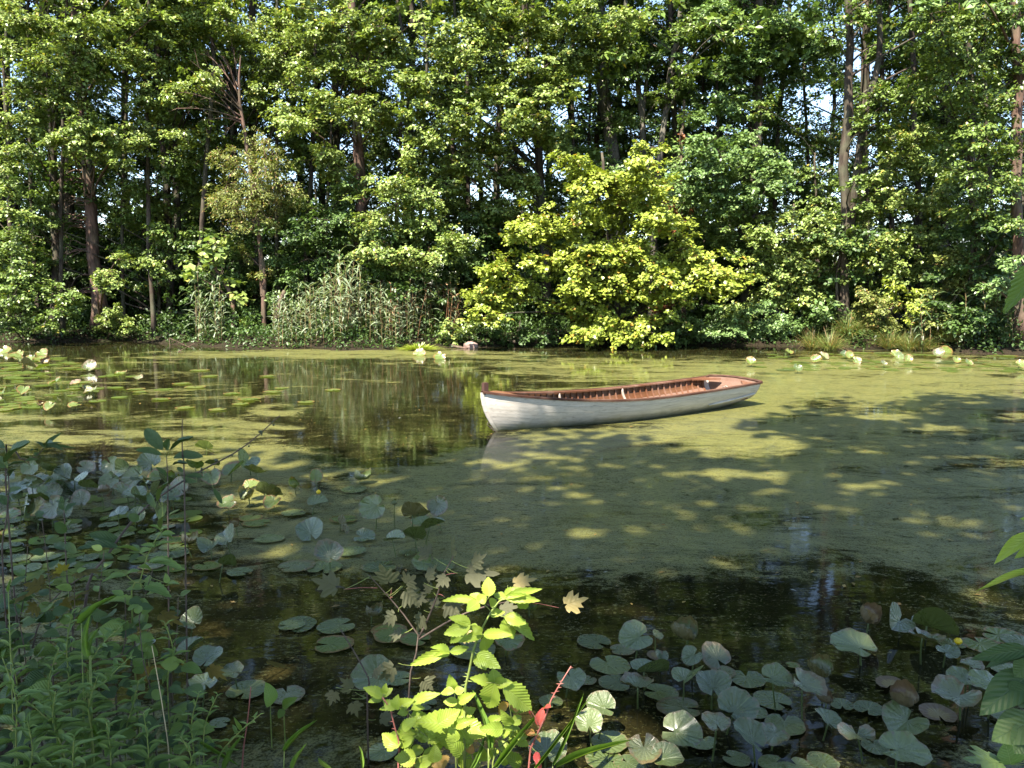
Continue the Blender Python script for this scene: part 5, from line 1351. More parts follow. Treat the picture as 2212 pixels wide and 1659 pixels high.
def tuft_mesh(seed, n, L_, w, mat, spread=.9, droop=.55):
    pr = random.Random(seed); mb = MB()
    for i in range(n):
        a = pr.uniform(0, 6.283); el = pr.uniform(.55, 1.5); r = pr.uniform(0, .14)
        d = Vector((math.cos(a) * math.cos(el) * spread, math.sin(a) * math.cos(el) * spread, math.sin(el))).normalized()
        blade_strip(mb, Vector((r * math.cos(a), r * math.sin(a), 0)), d, L_ * pr.uniform(.55, 1.15), w, droop * pr.uniform(.5, 1.3), pr, 4)
    return mb.mesh('sedge_tussock', M[mat])
TM = [tuft_mesh(90 + k, 420, .9, .012, 'sedge') for k in range(3)]
for i, (u_, v_, s, lab) in enumerate([(1752, 752, .95, 'leftmost sedge tussock at the far right waterline'), (1790, 757, 1.0, 'sedge tussock second from left with straw-coloured foot'), (1828, 752, 1.15, 'tall arching sedge tussock in the middle of the row'), (1872, 748, 1.05, 'sedge tussock just right of the tall arching one'),
                                      (1918, 755, .95, 'sedge tussock below the broad-leaved yellow bush'), (1958, 757, .9, 'drooping sedge tussock second from right'), (1985, 757, .85, 'rightmost drooping sedge tussock beside the dark reeds'), (2050, 758, .8, 'dim sedge tussock in the shade of the corner')]):
    p = ground(u_, v_); tag(obj('sedge_tussock', TM[i % 3], None, (p.x, p.y - .1, max(0, land_z(p.x, p.y - .1)) - .02)), lab, 'tussock', 'sedge tussocks of the far right shore')
    o = [x for x in COL.objects if x.name.startswith('sedge_tussock')][-1]; o.scale = (s * 1.25, s * 1.25, s * 1.25); o.rotation_euler = (0, 0, i * 1.3)
p = ground(905, 757); o = obj('water_weed', tuft_mesh(99, 520, .42, .02, 'weed', 1.5, .4), None, (p.x, p.y, 0)); o.scale = (1.9, 1.0, .75); tag(o, 'bright yellow-green weed mound at the foot of the reeds', 'weed')
# ground cover along the far bank
rng = np.random.default_rng(66)
nq = 40000
gx_ = rng.uniform(-21, 20, nq); dd_ = rng.gamma(1.5, 1.3, nq) + .02; gy_ = y_far(gx_) + dd_
gz_ = land(gx_, gy_) + rng.uniform(0, 1, nq) ** 1.6 * (.30 + .28 * np.sin(gx_ * 1.9) + .2 * np.sin(gx_ * 4.3 + 2) + .3 * (dd_ > .8)).clip(.06, 1)
nor = rng.normal(0, .5, (nq, 3)); nor[:, 2] += 1; tip = rng.normal(0, 1, (nq, 3)); tip[:, 2] -= .1
V, F = frame_leaves(rng, np.stack([gx_, gy_, gz_], 1), tip, nor, .105, .65)
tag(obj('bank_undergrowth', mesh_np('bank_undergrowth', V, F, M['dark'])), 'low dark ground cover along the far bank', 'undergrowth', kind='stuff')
# log, stone, sticks, stump
def log_obj(name, pts, rad, mat, label, cat, n=9):
    pts = [Vector(p) for p in pts]; base = pts[0].copy(); mb = MB(); mb.tube([p - base for p in smooth_path(pts, 10)], [rad[0] + (rad[1] - rad[0]) * i / 9 for i in range(10)], n, True, .12, random.Random(3))
    o = obj(name, mb.mesh(name, M[mat], True)); o.location = base; return tag(o, label, cat)
q0, q1 = ground(1040, 747), ground(1190, 742)
log_obj('log', [q0 + Vector((0, 0, .03)), q0.lerp(q1, .5) + Vector((0, -.05, .10)), q1 + Vector((0, 0, .22))], (.07, .12), 'bark', 'dark fallen log lying along the waterline under the maple', 'log')
log_obj('log', [ground(945, 749) + Vector((0, 0, .18)), ground(985, 752) + Vector((0, 0, .05)), ground(1010, 753) + Vector((0, 0, .0))], (.05, .03), 'bark_red', 'short reddish log sloping into the water by the stone', 'log')
M['stone'] = plain_mat('pink_stone', (0.17, 0.11, 0.09), (0.27, 0.19, 0.165), 5, .85, .2, .5, .03)
mb = MB(); pr = random.Random(5); vs = []; 
for i in range(7):
    for k in range(12):
        t = math.pi * i / 6; a = 6.283 * k / 12; s_ = 1 + pr.uniform(-.13, .13)
        vs.append((.24 * math.sin(t) * math.cos(a) * s_, .19 * math.sin(t) * math.sin(a) * s_, .17 * math.cos(t) * s_ + .03))
mb.add(vs, [(i * 12 + k, i * 12 + (k + 1) % 12, (i + 1) * 12 + (k + 1) % 12, (i + 1) * 12 + k) for i in range(6) for k in range(12)])
o = obj('stone', mb.mesh('stone', M['stone'])); o.location = ground(1017, 752) + Vector((0, .1, 0)); tag(o, 'pinkish stone at the water edge left of the dark log', 'stone')
a_, b_, c_ = ground(368, 757) , ground(368, 757) + Vector((0, 0, .35)), ground(420, 757) + Vector((0, 0, .02))
log_obj('stick', [a_, b_, b_ + Vector((.1, 0, -.03)), c_], (.014, .008), 'bark_red', 'bent pale stick poking out of the water by the small reed clump', 'stick', 5)
log_obj('stick', [ground(385, 760), ground(405, 757) + Vector((0, 0, .1)), ground(422, 756) + Vector((0, 0, .2))], (.012, .007), 'bark_red', 'short pale stick crossing the bent one', 'stick', 5)
log_obj('broken_stump', [at(598, 690, 25.3), at(604, 655, 25.3), at(615, 628, 25.3)], (.09, .06), 'bark_red', 'broken orange-brown stump leaning behind the left reeds', 'stump')
log_obj('fallen_branch', [at(270, 655, 28.2), at(330, 672, 28.0), at(390, 676, 27.8), at(440, 690, 27.6), at(480, 706, 27.4)], (.03, .012), 'bark', 'long bare fallen branch crossing the dark left bank', 'branch', 6)

# ------------------------------------------------------------------ plants of the near bank
def leaf_mesh(name, prof, nt=7, fold=.10, curl=.12, tooth=0.0, seed=0, mat=None):
    """leaf of unit length and unit width; prof(t) half width, the blade folded along the midrib and bent down to the tip"""
    pr = random.Random(seed); vs = []
    n = nt * (2 if tooth else 1)
    for i in range(n + 1):
        t = i / n; w = prof(t) * .5
        if tooth and 0 < i < n: w *= 1 + (tooth if i % 2 else -tooth)
        z = -curl * t * t + .02 * math.sin(t * 9 + seed)
        yb = t + (tooth * .12 if (tooth and i % 2) else 0)
        vs += [(-w, yb, z + fold * w * 2 + pr.uniform(-.012, .012)), (0, t, z), (w, yb, z + fold * w * 2 + pr.uniform(-.012, .012))]
    fs = []
    for i in range(n):
        a = i * 3; fs += [(a, a + 1, a + 4, a + 3), (a + 1, a + 2, a + 5, a + 4)]
    mb = MB(); mb.add(vs, fs); return mb.mesh(name, mat, True)
def ovate(t): return math.sin(math.pi * min(1, t ** .72)) ** .85 if 0 < t < 1 else 0.0
def lance(t): return (math.sin(math.pi * t ** .8)) ** .9 if 0 < t < 1 else 0.0
def oval(t): return math.sin(math.pi * t) ** .6 if 0 < t < 1 else 0.0
def maple_mesh(seed, mat):
    pr = random.Random(seed)
    tips = [(-58 + pr.uniform(-5, 5), .62), (-30, .40), (-27, .80), (-12, .52), (0, 1.0), (12, .52), (27, .80), (30, .40), (58 + pr.uniform(-5, 5), .62)]
    out = [(0, 0)]
    pts = [(-150, .16), (-112, .30), (-96, .42), (-80, .36), (-66, .62), (-52, .74), (-46, .60), (-36, .50), (-30, .78), (-22, .66), (-12, .60), (-8, .80), (0, 1.02), (8, .80), (12, .60), (22, .66), (30, .78), (36, .50), (46, .60), (52, .74), (66, .62), (80, .36), (96, .42), (112, .30), (150, .16)]
    c = Vector((0, .28, 0)); ring = []
    for a, r in pts:
        t = math.radians(a); r2 = r * .72 * (1 + pr.uniform(-.05, .05))
        x, y = r2 * math.sin(t), .28 + r2 * math.cos(t)
        ring.append(Vector((x, y, -.10 * (x * x * 2 + max(0, y - .3) ** 2) + pr.uniform(-.015, .015))))
    vs = [c] + [c.lerp(p, .5) + Vector((0, 0, .03)) for p in ring] + ring
    n = len(ring); fs = []
    for i in range(n - 1):
        fs += [(0, 1 + i, 2 + i), (1 + i, 1 + n + i, 2 + n + i, 2 + i)]
    mb = MB(); mb.add(vs, fs); return mb.mesh('leaf', mat, True)
M['bramble'] = leaf_mat('bramble_leaf', (0.21, 0.30, 0.035), (0.33, 0.41, 0.055), (0.24, 0.29, 0.07), .4, .42, .4, (0.36, 0.42, 0.12), 9)
M['bramble_o'] = leaf_mat('orange_bramble_leaf', (0.42, 0.15, 0.06), (0.45, 0.30, 0.07), (0.40, 0.20, 0.10), .35, .45, .35, (0.45, 0.35, 0.15), 9)
M['red_leaf'] = leaf_mat('red_leaf', (0.30, 0.035, 0.045), (0.40, 0.07, 0.05), (0.35, 0.10, 0.09), .35, .45, .35, (0.45, 0.15, 0.12), 8)
M['ash'] = leaf_mat('maple_sapling_leaf', (0.105, 0.115, 0.045), (0.165, 0.165, 0.075), (0.12, 0.12, 0.07), .4, .6, .12, (0.18, 0.19, 0.11), 6, (0.16, 0.11, 0.05))
M['ash_y'] = leaf_mat('yellowing_maple_leaf', (0.20, 0.18, 0.045), (0.27, 0.225, 0.07), (0.38, 0.30, 0.12), .3, .5, .3, (0.5, 0.42, 0.2), 6, (0.30, 0.17, 0.06))
M['deep'] = leaf_mat('deep_green_leaf', (0.040, 0.080, 0.022), (0.085, 0.135, 0.040), (0.06, 0.09, 0.03), .28, .5, .35, (0.08, 0.12, 0.06), 8)
M['herb'] = leaf_mat('herb_leaf', (0.100, 0.168, 0.025), (0.172, 0.250, 0.045), (0.10, 0.16, 0.05), .32, .45, .4, (0.15, 0.22, 0.08), 9)
M['herb_l'] = leaf_mat('young_herb_leaf', (0.13, 0.22, 0.05), (0.20, 0.29, 0.08), (0.16, 0.23, 0.07), .38, .45, .4, (0.26, 0.32, 0.13), 9)
M['brown'] = leaf_mat('olive_brown_leaf', (0.17, 0.145, 0.035), (0.25, 0.205, 0.055), (0.17, 0.14, 0.04), .62, .6, .12, (0.26, 0.21, 0.07), 6)
M['grass'] = leaf_mat('grass_blade', (0.09, 0.17, 0.025), (0.15, 0.24, 0.04), None, .38, .45, .4, (0.2, 0.3, 0.08), 2)
M['twig'] = plain_mat('twig_bark', (0.05, 0.035, 0.028), (0.13, 0.095, 0.075), 30, .7, .25)
M['red_stem'] = plain_mat('red_stem', (0.22, 0.06, 0.05), (0.36, 0.14, 0.11), 20, .5, .35)
M['green_stem'] = plain_mat('green_stem', (0.13, 0.19, 0.04), (0.24, 0.26, 0.07), 20, .5, .35)
M['straw'] = plain_mat('straw', (0.42, 0.31, 0.17), (0.55, 0.44, 0.27), 20, .6, .3)
LM = {}
def LMESH(kind, mat, var=0):
    k = (kind, mat, var)
    if k not in LM:
        s = var * 7 + 3
        if kind == 'bramble': LM[k] = leaf_mesh('leaf', ovate, 8, .16, .14, .085, s, M[mat])
        elif kind == 'ovate': LM[k] = leaf_mesh('leaf', ovate, 8, .12, .12, 0, s, M[mat])
        elif kind == 'oval': LM[k] = leaf_mesh('leaf', oval, 8, .14, .10, .03, s, M[mat])
        elif kind == 'lance': LM[k] = leaf_mesh('leaf', lance, 7, .12, .22, 0, s, M[mat])
        elif kind == 'blade': LM[k] = leaf_mesh('leaf', lambda t: (1 - t) ** .55 * min(1, .55 + t * 3), 10, .25, .25, 0, s, M[mat])
        elif kind == 'maple': LM[k] = maple_mesh(s, M[mat])
    return LM[k]
prl = random.Random(8)
def leaf(root, kind, mat, b, t, width, nrm=None, name='leaf'):
    """b, t: base and tip in the place; width in metres"""
    d = t - b; L_ = d.length
    if L_ < 1e-5: return
    y = d / L_
    n = Vector(nrm) if nrm is not None else Vector((prl.uniform(-.45, .45), prl.uniform(-.75, -.1), prl.uniform(.5, 1)))
    n = n - y * n.dot(y)
    if n.length < .05: n = Vector((0, -1, .3)); n = n - y * n.dot(y)
    n.normalize(); x = y.cross(n)
    o = obj(name, LMESH(kind, mat, prl.randrange(3)), root)
    o.matrix_local = Matrix.Translation(b - root.location) @ Matrix(((x.x * width, y.x * L_, n.x * L_ * .9, 0), (x.y * width, y.y * L_, n.y * L_ * .9, 0), (x.z * width, y.z * L_, n.z * L_ * .9, 0), (0, 0, 0, 1)))
    return o
STEMS = {}
def stem(root, pts, r0, r1, mat, name='stem', n=6, steps=10, thorns=0):
    mb = MB(); pp = smooth_path(pts, steps)
    mb.tube([p - root.location for p in pp], [r0 + (r1 - r0) * i / (steps - 1) for i in range(steps)], n)
    if thorns:
        for k in range(thorns):
            i = prl.randrange(1, steps - 1); a = prl.uniform(0, 6.28); q = pp[i].lerp(pp[i + 1] if i + 1 < steps else pp[i], prl.random()) - root.location
            e = Vector((math.cos(a), math.sin(a) * .5, .15)) * (r0 * 3.2)
            mb.tube([q, q + e * .5, q + e], [r0 * .55, r0 * .3, .0003], 4)
    STEMS.setdefault(root.name, []).extend([pp[i].lerp(pp[i + 1], j / 6) for i in range(steps - 1) for j in range(6)])
    obj(name, mb.mesh(name, M[mat], True), root); return pp
def Ee(x, y): return 603.5 + .3472 * x, 1207 + .3472 * y
def root_at(u, y):
    p = at(u, 1659, y); return Vector((p.x, y, land_z(p.x, y) - .02))
def leafpx(root, kind, mat, x0, y0, x1, y1, w, dep, conv=Ee, sc=.3472, dd=None, nrm=None, pet='green_stem'):
    d0 = dep + prl.uniform(-.03, .03)
    b_ = at(*conv(x0, y0), d0); sp = STEMS.get(root.name)
    if sp and pet:
        q = min(sp, key=lambda t: (t - b_).length)
        if .006 < (q - b_).length < .16:
            mb = MB(); mb.tube(bez(q - root.location, (q + b_) / 2 - root.location + Vector((0, 0, -.006)), b_ - root.location, 5), [.0014, .0013, .0012, .0011, .001], 4); obj('petiole', mb.mesh('petiole', M[pet], True), root)
    d1 = d0 + (dd if dd is not None else prl.uniform(-.05, .04))
    return leaf(root, kind, mat, at(*conv(x0, y0), d0), at(*conv(x1, y1), d1), w * sc * d0 / FPX, nrm)
def st(root, pix, dep, r0, r1, mat, conv=Ee, th=0, from_root=True):
    pts = [at(*conv(x, y), dep) for x, y in pix]
    if from_root: pts = [Vector((pts[0].x, dep, root.location.z))] + [q for q in pts]
    return stem(root, pts, r0, r1, mat, thorns=th)
# sunlit bramble
D0 = 2.5
R = empty('bramble', root_at(1000, 2.45), 'sunlit bright yellow-green bramble with thorny cane at bottom centre', 'bramble')
st(R, [(1150, 900), (1170, 760), (1200, 600), (1230, 500), (1290, 380), (1350, 280), (1420, 235)], D0, .0055, .0022, 'green_stem', th=16)
st(R, [(740, 1290), (745, 1150), (715, 1040), (690, 940), (640, 860)], D0, .004, .002, 'red_stem', th=6)
st(R, [(1100, 1290), (1095, 1150), (1100, 1000), (1090, 830)], D0, .004, .002, 'green_stem', th=5)
st(R, [(960, 1250), (940, 1130), (860, 1060), (820, 980), (760, 910)], D0, .003, .0016, 'green_stem', th=4)
st(R, [(1300, 1290), (1310, 1230), (1230, 1120), (1190, 1080)], D0, .003, .0016, 'green_stem')
st(R, [(1330, 1240), (1400, 1150), (1450, 1090), (1450, 1030)], D0, .003, .0016, 'green_stem', th=4)
st(R, [(1170, 760), (1250, 770), (1340, 772)], D0, .002, .0015, 'green_stem', from_root=False)
st(R, [(1260, 470), (1200, 440), (1190, 412)], D0, .002, .0012, 'green_stem', from_root=False)
st(R, [(1215, 580), (1130, 578), (1060, 576)], D0, .002, .0012, 'green_stem', from_root=False)
st(R, [(1320, 330), (1280, 290), (1240, 268)], D0, .002, .0012, 'green_stem', from_root=False)
st(R, [(1310, 345), (1360, 352), (1400, 362)], D0, .002, .0012, 'green_stem', from_root=False)
for b in [(1305, 235, 1298, 110, 75), (1240, 270, 1000, 250, 48), (1240, 270, 1185, 215, 70), (1240, 270, 1165, 322, 70), (1240, 270, 1285, 222, 60), (1400, 250, 1640, 178, 48), (1400, 240, 1625, 258, 55), (1400, 240, 1495, 178, 60), (1400, 250, 1330, 212, 50), (1350, 255, 1310, 302, 60),
          (1500, 245, 1535, 325, 60), (1310, 345, 1400, 330, 50), (1400, 360, 1605, 505, 75), (1400, 360, 1540, 402, 70), (1400, 370, 1455, 505, 85), (1190, 410, 1058, 358, 60), (1190, 410, 1018, 472, 75), (1190, 415, 1045, 532, 65), (1190, 410, 1235, 452, 45), (1270, 470, 1118, 512, 52),
          (1270, 470, 1445, 470, 58), (1270, 480, 1295, 585, 100), (1260, 460, 1200, 418, 50), (1060, 575, 795, 665, 62), (1060, 575, 948, 543, 46), (1060, 580, 1185, 550, 46), (1060, 585, 960, 605, 40), (1230, 590, 1285, 690, 80), (1230, 590, 1375, 680, 80), (1340, 770, 1192, 740, 70),
          (1340, 770, 1330, 688, 85), (1340, 770, 1445, 770, 60), (1340, 775, 1292, 945, 118), (1390, 790, 1585, 945, 125), (640, 860, 528, 798, 66), (640, 860, 705, 800, 46), (640, 870, 553, 887, 46), (650, 840, 662, 778, 38), (1090, 830, 1058, 728, 66), (1090, 830, 997, 830, 50),
          (1090, 830, 1155, 808, 46), (740, 920, 622, 932, 46), (740, 920, 772, 868, 58), (740, 920, 835, 878, 60), (820, 900, 1000, 830, 60), (1110, 890, 1018, 890, 50), (1110, 890, 1215, 838, 56), (1110, 890, 1122, 935, 50), (820, 940, 912, 920, 46), (800, 950, 735, 962, 46),
          (1090, 1030, 855, 1008, 120), (1100, 1030, 1295, 1092, 120), (1090, 1050, 1058, 1195, 190), (1100, 1000, 1220, 928, 76), (1450, 1030, 1378, 952, 64), (1450, 1030, 1508, 972, 56), (1450, 1040, 1398, 1052, 44), (1380, 1090, 1308, 1080, 66), (1380, 1090, 1435, 1068, 62),
          (1470, 1110, 1552, 1168, 56), (1470, 1110, 1548, 1104, 46), (830, 1040, 728, 1062, 56), (850, 1080, 688, 1102, 56), (860, 1080, 915, 1092, 46), (840, 1110, 728, 1172, 62), (760, 1140, 657, 1197, 46), (850, 1240, 718, 1240, 95), (900, 1190, 800, 1200, 60), (1250, 1180, 1330, 1260, 70),
          (1190, 1240, 1100, 1290, 80), (1000, 1290, 900, 1330, 100), (1340, 1120, 1290, 1180, 60), (980, 1060, 930, 1120, 60)]:
    leafpx(R, 'bramble', 'bramble', *b[:4], b[4] * 1.22, D0, nrm=(prl.uniform(-.4, .4), prl.uniform(-1, -.45), prl.uniform(.35, .8)))
for b in [(990, 1230, 1020, 1310, 125), (960, 1240, 895, 1195, 80), (850, 1275, 765, 1292, 70), (1170, 1200, 1055, 1198, 66), (1185, 1215, 1200, 1158, 50), (1430, 900, 1350, 970, 70), (1430, 900, 1500, 940, 80), (940, 1290, 880, 1330, 90)]:
    leafpx(R, 'bramble', 'bramble_o', *b, D0)
for k in range(40):
    x0 = prl.uniform(700, 1520); y0 = prl.uniform(930, 1300); a = prl.uniform(0, 6.283); q = prl.uniform(95, 180)
    leafpx(R, 'bramble', 'bramble', x0, y0, x0 + q * math.cos(a), y0 + q * .75 * math.sin(a), q * prl.uniform(.5, .7), D0 + prl.uniform(-.08, .14), nrm=(prl.uniform(-.4, .4), prl.uniform(-1, -.45), prl.uniform(.35, .9)))
R = empty('bramble', root_at(1180, 2.5), 'red thorny bramble cane leaning right with a few red leaves', 'bramble')
st(R, [(1550, 1250), (1600, 1100), (1660, 970), (1690, 880), (1740, 790), (1815, 668)], D0, .0042, .0016, 'red_stem', th=22)
st(R, [(1610, 1035), (1590, 985), (1560, 940)], D0, .0016, .001, 'red_stem', from_root=False)
for b in [(1610, 1040, 1640, 925, 70), (1690, 925, 1630, 930, 50), (1590, 1270, 1640, 1310, 60), (1600, 1200, 1610, 1290, 50), (1560, 940, 1570, 990, 30)]: leafpx(R, 'bramble', 'red_leaf', *b, D0)
for b in [(1590, 1095, 1515, 1070, 55), (1590, 1100, 1630, 1140, 40), (1540, 1090, 1580, 1060, 40)]: leafpx(R, 'bramble', 'bramble_o', *b, D0)
# maple sapling in the shade
D1 = 2.75
R = empty('maple_sapling', root_at(850, 2.6), 'shaded maple sapling with dull grey-green lobed leaves behind the bramble', 'sapling')
st(R, [(800, 830), (835, 640), (870, 490), (760, 330), (690, 250), (620, 170), (556, 100)], D1, .0042, .0016, 'twig')
st(R, [(870, 490), (930, 360), (985, 220), (1010, 120), (1075, 0), (1100, -60)], D1, .004, .0016, 'twig', from_root=False)
st(R, [(870, 500), (1000, 420), (1120, 355), (1270, 300), (1430, 265)], D1, .004, .002, 'twig', from_root=False)
st(R, [(545, 850), (560, 760), (500, 640), (430, 520), (380, 440)], D1, .004, .002, 'twig')
for x0, y0, x1, y1, w, m in [(405, 190, 245, 140, 170, 'ash'), (700, 180, 640, 70, 190, 'ash'), (770, 170, 830, 120, 140, 'ash'), (760, 170, 850, 270, 170, 'ash'), (900, 150, 960, 60, 110, 'ash'), (1110, 90, 1310, 90, 190, 'ash'), (1060, 90, 990, 160, 120, 'ash'), (960, 210, 910, 170, 90, 'ash'), (1030, 240, 1110, 350, 160, 'ash'),
                             (900, 320, 860, 430, 120, 'ash'), (740, 330, 660, 390, 110, 'ash'), (470, 830, 400, 760, 110, 'ash'), (350, 800, 320, 890, 100, 'ash'), (740, 650, 640, 730, 140, 'ash'), (880, 740, 940, 800, 130, 'ash'), (1740, 300, 1880, 255, 150, 'ash_y'), (1420, 165, 1560, 130, 130, 'ash_y'), (1340, 330, 1460, 300, 120, 'ash'),
                             (1075, 10, 1080, -110, 130, 'ash'), (960, -10, 880, -60, 130, 'ash'), (1180, 60, 1260, -10, 120, 'ash'), (1130, 450, 1200, 500, 100, 'ash_y'), (560, 720, 640, 690, 100, 'ash'), (780, 460, 700, 470, 100, 'ash'), (1010, 300, 940, 260, 90, 'ash'), (820, 240, 900, 260, 110, 'ash'), (450, 870, 480, 960, 110, 'ash'), (600, 1000, 700, 980, 100, 'ash')]:
    x1, y1 = x0 + (x1 - x0) * 1.3, y0 + (y1 - y0) * 1.3
    leafpx(R, 'maple', m, x0, y0, x1, y1, w * 1.25, D1, nrm=(prl.uniform(-.4, .4), prl.uniform(-.9, -.3), prl.uniform(.3, .9)))
for x0, y0, x1, y1 in [(610, 182, 405, 190), (690, 250, 700, 180), (1430, 255, 1740, 305), (690, 250, 705, 240), (1010, 110, 1110, 90), (985, 220, 1030, 240)]:
    st(R, [(x0, y0), ((x0 + x1) / 2, (y0 + y1) / 2 - 6), (x1, y1)], D1, .0014, .001, 'red_stem', from_root=False)
# grass blades, each rooted on the bank
for k, (x0, y0, x1, y1, w, lab) in enumerate([(1300, 1180, 1228, 798, 34, 'upright lit grass blade through the bramble'), (1350, 1300, 1672, 880, 36, 'broad grass blade leaning right behind the red cane'), (1590, 1300, 1955, 838, 20, 'narrow seeding grass blade right of the red cane'), (1720, 1300, 2212, 1088, 34, 'lowest long grass blade reaching furthest right'),
                                              (1700, 1275, 1905, 835, 24, 'grass blade crossing the seeding one'), (330, 1310, 208, 1222, 26, 'short bright grass blade left of the bramble'), (70, 1310, 152, 1150, 26, 'short grass blade third from the left edge of the bramble water'), (30, 1200, 225, 975, 20, 'thin grass blade leaning right near the arrow-shaped leaf'),
                                              (515, 1310, 500, 1135, 22, 'thin upright grass blade left of the red stemmed shoots'), (1180, 1310, 1310, 1060, 20, 'short grass blade inside the bramble foot')]):
    b = at(*Ee(x0, y0), 2.45); t = at(*Ee(x1, y1), 2.55)
    R = empty('wild_grass', Vector((b.x, 2.4, land_z(b.x, 2.4) - .02)), lab, 'grass', 'grass blades at the bottom edge')
    stem(R, [R.location, R.location.lerp(b, .6) , b], .0022, .0018, 'green_stem', 'sheath', 5, 5)
    leaf(R, 'blade', 'grass', b, t, w * .3472 * 2.5 / FPX * 1.2, (prl.uniform(-.6, .6), -.7, .6))
R = empty('wild_grass', root_at(345, 2.35), 'straw-coloured dry grass stalk standing among the left herbs', 'grass')
stem(R, [R.location, at(366, 1655, 2.4), at(350, 1520, 2.4), at(328, 1395, 2.42)], .0025, .0012, 'straw')
# berry twig and upright dark-leaved shoots on the left
R = empty('berry_twig', root_at(180, 2.9), 'dark leaning twig with small berries rising across the near left pads', 'twig')
M['berry'] = plain_mat('green_berry', (0.03, 0.045, 0.02), (0.07, 0.08, 0.03), 30, .4, .5)
pp = stem(R, [R.location, at(185, 1290, 3.0), at(232, 1200, 3.05), at(300, 1110, 3.1), at(400, 1036, 3.1), at(520, 970, 3.15), at(605, 897, 3.2)], .007, .0018, 'twig', steps=22)
ball = MB(); vs = []
for i in range(5):
    for k in range(6): t = math.pi * i / 4; a = 6.283 * k / 6; vs.append((math.sin(t) * math.cos(a), math.sin(t) * math.sin(a), math.cos(t)))
ball.add(vs, [(i * 6 + k, i * 6 + (k + 1) % 6, (i + 1) * 6 + (k + 1) % 6, (i + 1) * 6 + k) for i in range(4) for k in range(6)])
ballm = ball.mesh('berry', M['berry'], True)
for k in range(26):
    q = pp[prl.randrange(11, 21)]; o = obj('berry', ballm, R); o.location = q - R.location + Vector((prl.uniform(-.008, .008), -.004, prl.uniform(-.01, .01))); s_ = prl.uniform(.004, .0062); o.scale = (s_, s_, s_)
for x0, y0, x1, y1, w in [(1690, 650, 1760, 770, 40), (1560, 600, 1450, 590, 45), (1610, 560, 1470, 545, 45), (1230, 800, 1170, 690, 60), (1100, 900, 1020, 860, 70), (1260, 900, 1310, 780, 60), (1320, 890, 1420, 810, 50), (1290, 870, 1270, 960, 60), (960, 1080, 700, 1000, 90), (950, 1120, 600, 1110, 100), (900, 1200, 780, 1180, 60), (1020, 1230, 1100, 1170, 60), (850, 1280, 700, 1330, 80)]:
    leafpx(R, 'oval', 'deep', x0, y0, x1, y1, w, 3.05, Dd, .2728)
def shoot(name, label, pix, dep, leaves, mat, kind='oval', stemmat='twig', conv=Dd, sc=.2728, r=.0035):
    pts = [at(*conv(x, y), dep) for x, y in pix]
    rt = Vector((pts[0].x, min(dep, 2.9), land_z(pts[0].x, min(dep, 2.9)) - .02))
    R = empty(name, rt, label, 'plant')
    stem(R, [rt] + pts, r, r * .45, stemmat, steps=14)
    for b in leaves: leafpx(R, kind, mat, *b, dep, conv, sc)
    return R
shoot('leafy_shoot', 'upright dark-leaved shoot whose leaf whorl stands against the duckweed', [(1330, 900), (1330, 620), (1318, 390)], 3.0, [(1290, 345, 1145, 170, 105), (1320, 345, 1335, 262, 66), (1350, 340, 1520, 225, 70), (1285, 385, 1075, 335, 66), (1370, 405, 1605, 390, 100), (1370, 460, 1480, 440, 40), (1325, 560, 1240, 480, 40), (1330, 600, 1230, 740, 60)], 'deep')
shoot('leafy_shoot', 'bare budded stem standing beside the leaf whorl', [(1460, 620), (1445, 400), (1442, 200), (1445, 95)], 3.0, [(1440, 560, 1520, 600, 40), (1450, 520, 1400, 480, 36)], 'deep')
shoot('leafy_shoot', 'dark-leaved shoot at the left edge with one large serrated leaf', [(20, 1300), (50, 900), (70, 650), (60, 490)], 2.7, [(35, 440, 215, 262, 130), (60, 480, -60, 400, 90), (70, 560, 120, 480, 50), (60, 470, 200, 430, 40), (40, 330, -40, 270, 60), (50, 700, 160, 640, 60), (60, 780, -20, 700, 70)], 'deep')
shoot('leafy_shoot', 'slender shoot leaning right with narrow leaves near the left edge', [(40, 480), (180, 430), (280, 400), (350, 325)], 2.75, [(350, 325, 280, 262, 36), (350, 330, 470, 200, 40), (355, 320, 490, 265, 46), (360, 310, 500, 325, 46), (350, 330, 600, 305, 30), (300, 395, 275, 360, 40), (230, 415, 160, 380, 46), (200, 430, 300, 410, 30), (360, 310, 400, 260, 60), (300, 350, 240, 330, 40)], 'deep', 'lance')
shoot('leafy_shoot', 'grey-leaved shoot in front of the near left pads', [(560, 1600), (530, 1350), (518, 1100), (510, 880), (500, 770)], 2.8, [(510, 820, 470, 740, 50), (505, 780, 540, 735, 50), (515, 830, 600, 760, 60), (520, 1000, 440, 920, 80), (525, 1080, 600, 1160, 70), (520, 1130, 430, 1080, 70), (520, 960, 560, 900, 50), (530, 1250, 600, 1200, 60), (500, 770, 480, 710, 30), (500, 770, 440, 740, 36)], 'deep')
